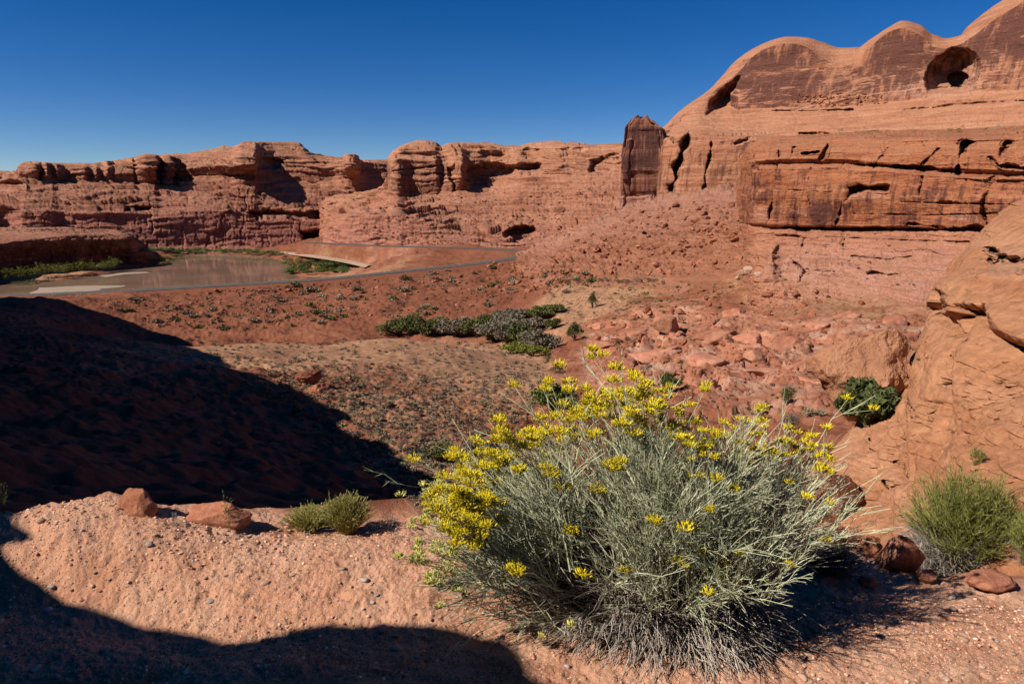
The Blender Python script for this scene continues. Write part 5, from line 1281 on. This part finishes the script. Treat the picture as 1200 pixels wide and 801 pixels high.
bank(9, [(178, 309), (195, 306.5), (212, 303)], (10, 15), (5, 8), ['bankgreen', 'willow'], 'green bush on the tip of the left bank at the foot of the butte', 'bushes on the tip of the left bank')
bank(40, [(165, 297), (220, 297), (280, 298), (310, 299.5), (335, 301)], (10, 18), (5, 9), ['bankgreen'], 'dark green bush along the far bank of the river', 'bushes along the far bank')
for i in range(80):
    a = random.random(); b = random.random()
    x = 335 + a * 74; y = 306 + a * 5 + b * (17 - a * 8)
    woody_plant('bank_bush', 'green bush on the low bank between the river and the dirt track', 'bush', x, y, random.uniform(11, 20), random.uniform(5, 9), random.choice(['bankgreen', 'bankgreen', 'willow']), 420, None, 0, 'bushes on the low bank by the dirt track', False, 9)
# on the bench above the stepped cliff
for i in range(30):
    x = random.uniform(940, 1195); y = 157.5 - (x - 940) * .02 + random.uniform(-2.5, 2)
    q = hit(x, y)
    if q is None or q[0][2] < 5: continue
    woody_plant('bench_bush', 'tiny grey-green bush on the bench above the stepped cliff', 'bush', x, y, random.uniform(6, 11), random.uniform(3, 5.5), random.choice(['sage', 'bushgreen']), 160, None, 0, 'bushes on the bench above the stepped cliff', False, 6)

# ------------------------------------------------------------------ brush with upright wands
def wands(base, tips, r0, r1, k=5, lift=.25, wob=.02):
    """curved stems base->tips, rising first then leaning out"""
    n = len(base); t = np.linspace(0, 1, k)[None, :, None]
    d = tips - base
    mid = base + d * np.array([.42, .42, .62]) + np.array([0, 0, 1]) * (lift * np.linalg.norm(d, axis=1))[:, None] * .3
    C = (1 - t) ** 2 * base[:, None] + 2 * t * (1 - t) * mid[:, None] + t ** 2 * tips[:, None]
    C += rng.normal(0, 1, C.shape) * wob * np.linalg.norm(d, axis=1)[:, None, None] * np.sin(t * math.pi) ** .5
    r = r0 + (r1 - r0) * t[..., 0] + np.zeros((n, 1))
    return C, r
def curve_at(C, s):
    k = C.shape[1]; f = s * (k - 1); i = np.clip(f.astype(int), 0, k - 2); u_ = (f - i)[:, None]; j = np.arange(len(C))
    return C[j, i] * (1 - u_) + C[j, i + 1] * u_, C[j, i + 1] - C[j, i]
def broom_bush(name, label, cat, px, py, w, h, mat, n=220, twig=5, dead=0, group=None, lean=0., leafw=.0016):
    q = hit(px, py); p = q[0]; k = mpp(p); W_, H_ = w * k, h * k
    th = rng.uniform(0, 6.28, n); rr = np.sqrt(rng.random(n)) * .95
    tips = np.c_[np.cos(th) * rr * W_ / 2 + lean * W_, np.sin(th) * rr * W_ / 2, H_ * (np.sqrt(1 - rr ** 2 * .75)) * rng.uniform(.8, 1.02, n)]
    base = np.c_[tips[:, :2] * .22 + rng.normal(0, W_ * .02, (n, 2)), np.full(n, -.02 * H_)]
    C, r = wands(base, tips, W_ * .006, W_ * .0018, 6, .1, .025)
    L = [tubes(C, r, 3)]
    idx = np.repeat(np.arange(n), twig); s = rng.uniform(.35, .95, len(idx))
    o_, d_ = curve_at(C[idx], s); d_ /= np.linalg.norm(d_, axis=1)[:, None] + 1e-9
    e = o_ + (d_ + rng.normal(0, .35, d_.shape) + np.array([0, 0, .25])) * (H_ * .16 * rng.uniform(.5, 1.2, len(idx)))[:, None]
    C2, r2 = wands(o_, e, W_ * .0026, W_ * .0012, 3, .1, .02); L.append(tubes(C2, r2, 3))
    i3 = np.repeat(np.arange(len(C2)), 5); o3, d3 = curve_at(C2[i3], rng.uniform(.1, 1, len(i3))); d3 /= np.linalg.norm(d3, axis=1)[:, None] + 1e-9
    e3 = o3 + (d3 + rng.normal(0, .3, d3.shape)) * (H_ * .07 * rng.uniform(.5, 1.2, len(i3)))[:, None]
    L.append(blades(o3, e3, max(leafw, W_ * .002)))
    V, F = join(L); parts = [('foliage', mesh_from('foliage', V, F, False), M[mat])]
    if dead:
        th = rng.uniform(1.6, 5.2, dead); rr = rng.uniform(.5, 1.05, dead)
        tp = np.c_[np.cos(th) * rr * W_ * .55, np.sin(th) * rr * W_ * .35, H_ * rng.uniform(.02, .5, dead)]
        C, r = wands(rng.normal(0, W_ * .05, (dead, 3)) * [1, 1, 0], tp, W_ * .006, W_ * .002, 6, .25, .05)
        i2 = np.repeat(np.arange(dead), 4); a_, b_ = curve_at(C[i2], rng.uniform(.3, .9, len(i2)))
        b_ /= np.linalg.norm(b_, axis=1)[:, None] + 1e-9
        C2, r2 = wands(a_, a_ + (b_ + rng.normal(0, .5, b_.shape)) * (H_ * .16), W_ * .003, W_ * .0012, 3, .1, .02)
        V, F = join([tubes(C, r, 3), tubes(C2, r2, 3)]); parts.append(('dead_twigs', mesh_from('dead_twigs', V, F, False), M['deadtwig']))
    return thing(name, label, cat, parts, p, 0, 1, group)
broom_bush('broom_shrub', 'feathery green broom shrub with grey dead twigs at its foot before the outcrop', 'shrub', 1122, 672, 130, 118, 'broom', 300, 7, 300)
broom_bush('broom_shrub', 'dark green broom shrub at the outcrop foot right of the feathery one', 'shrub', 1204, 660, 48, 62, 'broom', 160, 7, 30)
broom_bush('broom_shrub', 'low yellow-green tuft on the ledge rim, shorter of the two', 'shrub', 364, 619, 72, 24, 'yellowgreen', 300, 5)
broom_bush('broom_shrub', 'upright yellow-green tuft on the ledge rim, taller of the two', 'shrub', 408, 623, 64, 42, 'yellowgreen', 320, 5)
broom_bush('broom_shrub', 'small sparse green shrub growing on the outcrop above the feathery one', 'shrub', 1143, 545, 20, 22, 'broom', 50, 5)
for x, y, w, h, l in ((268, 620, 22, 40, 'spindly green weed beside the low wide rock on the rim'), (312, 618, 16, 24, 'spindly weed at the right end of the low wide rock'), (455, 622, 26, 22, 'dry brown weed between the taller tuft and the flowering bush'), (205, 614, 14, 16, 'dry weed between the two rocks on the rim'), (4, 600, 22, 40, 'shaded weed standing at the left end of the ledge')):
    broom_bush('weed', l, 'weed', x, y, w, h, 'bushgreen' if 'green' in l or 'shaded' in l else 'deadtwig', 12, 3)

M['redtwig'] = leaf_mat('red_brown_twig', (.16, .06, .035), (.30, .13, .08))
broom_bush('dead_brush', 'flattened red-brown dead brush lying on the dirt right of the flowering bush', 'dead brush', 968, 668, 96, 26, 'redtwig', 260, 5)
broom_bush('dead_brush', 'thin red-brown dead brush on the bank behind the right side of the flowering bush', 'dead brush', 985, 636, 70, 18, 'redtwig', 160, 5)
for x, y, w, h, l in ((1002, 640, 22, 14, 'small rusty stone beside the dead brush, upper of two'), (1018, 688, 20, 12, 'small rusty stone on the dirt in front of the blocky red rock'), (1090, 684, 26, 12, 'flat orange stone at the rim below the feathery green shrub'), (1168, 694, 60, 16, 'smooth low orange rock at the rim below the outcrop')):
    single_rock('rock', l, 'rock', x, y, w, h, M['ledgerock'], int(x), 4, .8, 10, .3)

# ------------------------------------------------------------------ the flowering rabbitbrush
M['rb_stem'] = leaf_mat('rabbitbrush_stem', (.31, .32, .19), (.59, .585, .40))
M['rb_dead'] = leaf_mat('rabbitbrush_dead_wood', (.16, .125, .105), (.42, .36, .31))
M['rb_wood'] = leaf_mat('rabbitbrush_wood', (.13, .095, .07), (.22, .175, .135))
M['rb_flower'] = leaf_mat('rabbitbrush_flower', (.58, .42, .012), (.78, .63, .035))
M['rb_cream'] = leaf_mat('rabbitbrush_pale_flower', (.50, .44, .10), (.62, .58, .22))
def rabbitbrush():
    global rng
    rng = np.random.default_rng(2024)
    B0 = Pz(785, 722, 0.0); B0[2] = float(ground_h(B0[0], B0[1])[0])
    t = obj('rabbitbrush', None, None, None, B0); tag(t, 'large spreading rabbitbrush with yellow flower heads rooted on the dirt ledge', 'flowering bush')
    al = np.radians([0, 10, 17, 25, 32, 39, 50, 61, 77, 90, 96, 103, 112, 125, 134, 148, 160, 168, 174, 180])
    Ra = np.array([.28, .34, .42, .62, .78, .92, .90, .84, .80, .80, .88, .98, .97, 1.02, 1.04, 1.04, 1.06, .98, .82, .66])
    def envelope(a, b, dy=.52):
        R_ = np.interp(a, al, Ra); r = 1 / np.sqrt((np.cos(b) / R_) ** 2 + (np.sin(b) / np.where(b > 0, dy, .50)) ** 2)
        return r[:, None] * np.c_[np.cos(a) * np.cos(b), np.sin(b), np.sin(a) * np.cos(b)]
    n = 450
    # leaning sheaves: stems gather round a few dozen leaders
    nl = 46; la = np.radians(rng.uniform(34, 172, nl)); lb = np.arcsin(rng.uniform(-.75, .9, nl)); la[:12] = np.radians(rng.uniform(140, 171, 12)); lb[:12] = rng.uniform(-.45, .5, 12); la[12:17] = np.radians(rng.uniform(30, 46, 5)); li = rng.integers(0, nl, n)
    a = la[li] + rng.normal(0, .10, n); b = lb[li] + rng.normal(0, .16, n)
    free = rng.random(n) < .38
    a = np.where(free, np.radians(rng.uniform(22, 174, n)), a); b = np.where(free, np.arcsin(rng.uniform(-.8, .9, n)), b)
    b = np.where((b < -.25) & (np.sin(a) * np.cos(b) < .62), b * -.6, b)      # the front is open down to the dead wood
    shell = rng.uniform(.60, .93, n) * (1 + .09 * (a > np.radians(118)))
    tips = envelope(a, b) * shell[:, None]; tips[:, 2] = np.maximum(tips[:, 2], .10)
    base = np.c_[tips[:, 0] * .28 + rng.normal(0, .07, n), np.clip(tips[:, 1] * .3, -.12, .15) + rng.normal(0, .05, n), np.full(n, -.01)]
    C, r = wands(base, tips, .0042, .0016, 8, .14, .034)
    # lower half woody, upper half green
    V1, F1 = tubes(C[:, :5], r[:, :5], 4); V2, F2 = tubes(C[:, 4:], r[:, 4:], 3)
    wood = [(V1, F1)]; green = [(V2, F2)]
    # brooms of branches
    i2 = np.repeat(np.arange(n), 6); s2 = rng.uniform(.42, .88, len(i2))
    o2, d2 = curve_at(C[i2], s2); d2 /= np.linalg.norm(d2, axis=1)[:, None]
    rem = (1.02 - s2) * np.linalg.norm(tips - base, axis=1)[i2]
    e2 = o2 + (d2 + rng.normal(0, .27, d2.shape) + np.array([0, 0, .16])) * (rem * rng.uniform(.70, .98, len(i2)))[:, None]
    C2, r2 = wands(o2, e2, .0021, .0011, 5, .05, .04); green.append(tubes(C2, r2, 3))
    # twigs near the ends
    i3 = np.repeat(np.arange(len(C2)), 3); s3 = rng.uniform(.35, .9, len(i3)); o3, d3 = curve_at(C2[i3], s3); d3 /= np.linalg.norm(d3, axis=1)[:, None]
    e3 = o3 + (d3 + rng.normal(0, .22, d3.shape) + np.array([0, 0, .12])) * rng.uniform(.05, .13, len(i3))[:, None]
    C3, r3 = wands(o3, e3, .0013, .0008, 3, .05, .02); green.append(tubes(C3, r3, 3))
    # thread leaves
    for CC, m_, ln in ((C2, 6, .035), (C3, 4, .028)):
        i4 = np.repeat(np.arange(len(CC)), m_); o4, d4 = curve_at(CC[i4], rng.uniform(.1, .95, len(i4))); d4 /= np.linalg.norm(d4, axis=1)[:, None] + 1e-9
        e4 = o4 + (d4 * .9 + rng.normal(0, .35, d4.shape)) * (ln * rng.uniform(.5, 1.3, len(i4)))[:, None]
        green.append(blades(o4, e4, .0011))
    V, F = join(wood); obj('woody_stems', mesh_from('woody_stems', V, F, False), M['rb_wood'], t)
    V, F = join(green); obj('foliage', mesh_from('foliage', V, F, False), M['rb_stem'], t)
    # flower heads on the outer ends
    E = np.concatenate([e2, e3]); 
    ang = np.degrees(np.arctan2(E[:, 2], E[:, 0])); R_ = np.interp(np.radians(ang), al, Ra)
    rel = np.sqrt((E[:, 0] ** 2 + E[:, 2] ** 2) / R_ ** 2 + (E[:, 1] / .52) ** 2)
    pa = np.interp(ang, [0, 20, 35, 45, 70, 92, 97, 108, 118, 132, 150, 162, 175], [.01, .02, .12, .34, .42, .40, .75, .85, .70, .95, .85, .60, .25])
    pa = pa * sstep(.78, .94, rel)
    patchy = fbm3(E[:, 0] / .11, E[:, 1] / .11, E[:, 2] / .11, 2, 5)
    pa = pa * sstep(-.35, .25, patchy) * .8
    pa = pa * sstep(.48, .66, E[:, 2] + .42 * (ang > 140)) * (1 - .75 * sstep(-.02, -.3, E[:, 1]) * (ang < 140))
    pa = np.maximum(pa, .022 * ((E[:, 1] < -.12) & (E[:, 2] < .45)))
    sel = np.where(rng.random(len(E)) < pa)[0]
    rng.shuffle(sel); sel = sel[:1300]; print('heads', len(sel))
    heads = []
    for j in sel:
        c = E[j]; big_ = .75 + .65 * (95 < ang[j] < 150)
        m_ = int(rng.integers(18, 36) * (1 + .9 * (95 < ang[j] < 150))); 
        d = rng.normal(size=(m_, 3)); d[:, 2] = np.abs(d[:, 2]) * .6 + .25; d /= np.linalg.norm(d, axis=1)[:, None]
        pos = c + d * (rng.uniform(.2, 1, m_) * .021 * big_)[:, None] * np.array([1, 1, .8])
        up = d * .8 + np.array([0, 0, .6]); up /= np.linalg.norm(up, axis=1)[:, None]
        Ls = rng.uniform(.009, .014, m_); CC = np.stack([pos, pos + up * (Ls * .5)[:, None], pos + up * Ls[:, None]], 1)
        rr = np.stack([np.full(m_, .0012), np.full(m_, .0026), np.full(m_, .0016)], 1)
        heads.append((c, join([tubes(CC, rr, 4), blades(np.repeat(CC[:, 2], 3, 0), np.repeat(CC[:, 2], 3, 0) + rng.normal(0, .0045, (m_ * 3, 3)) + np.repeat(up, 3, 0) * .003, .0012)]), 'rb_cream' if ang[j] > 152 and c[2] < .55 else 'rb_flower'))
    # largest in the picture: the nearest
    heads.sort(key=lambda q: q[0][1] - .3 * q[0][2])
    for c, (V, F), mt in heads[:98]:
        obj('flower_head', mesh_from('flower_head', V - c, F, False), M[mt], t, c)
    for mt, nm in (('rb_flower', 'flower_mass'), ('rb_cream', 'pale_flower_mass')):
        L = [q[1] for q in heads[98:] if q[2] == mt]
        if L:
            V, F = join(L); o = obj(nm, mesh_from(nm, V, F, False), M[mt], t); o['kind'] = 'stuff'
    # dead stems sagging to the ground in front and to the right
    n = 900
    th = rng.uniform(math.pi * .90, math.pi * 2.15, n); rr = rng.uniform(.35, 1.0, n)
    ex = np.where(np.cos(th) < 0, .62, .46)
    tp = np.c_[np.cos(th) * rr * ex, np.sin(th) * rr * .40, rng.uniform(-.01, .30, n) * rng.random(n)]
    bs = np.c_[tp[:, 0] * .45 + rng.normal(0, .05, n), rng.normal(0, .05, n), rng.uniform(.0, .12, n)]
    C, r = wands(bs, tp, .0034, .0012, 8, .75, .035)
    i2 = np.repeat(np.arange(n), 4); a_, b_ = curve_at(C[i2], rng.uniform(.35, .9, len(i2))); b_ /= np.linalg.norm(b_, axis=1)[:, None]
    C2, r2 = wands(a_, a_ + (b_ + rng.normal(0, .35, b_.shape)) * rng.uniform(.04, .14, len(i2))[:, None], .0016, .0008, 4, -.1, .03)
    V, F = join([tubes(C, r, 4), tubes(C2, r2, 3)]); obj('dead_stems', mesh_from('dead_stems', V, F, False), M['rb_dead'], t)
rabbitbrush()
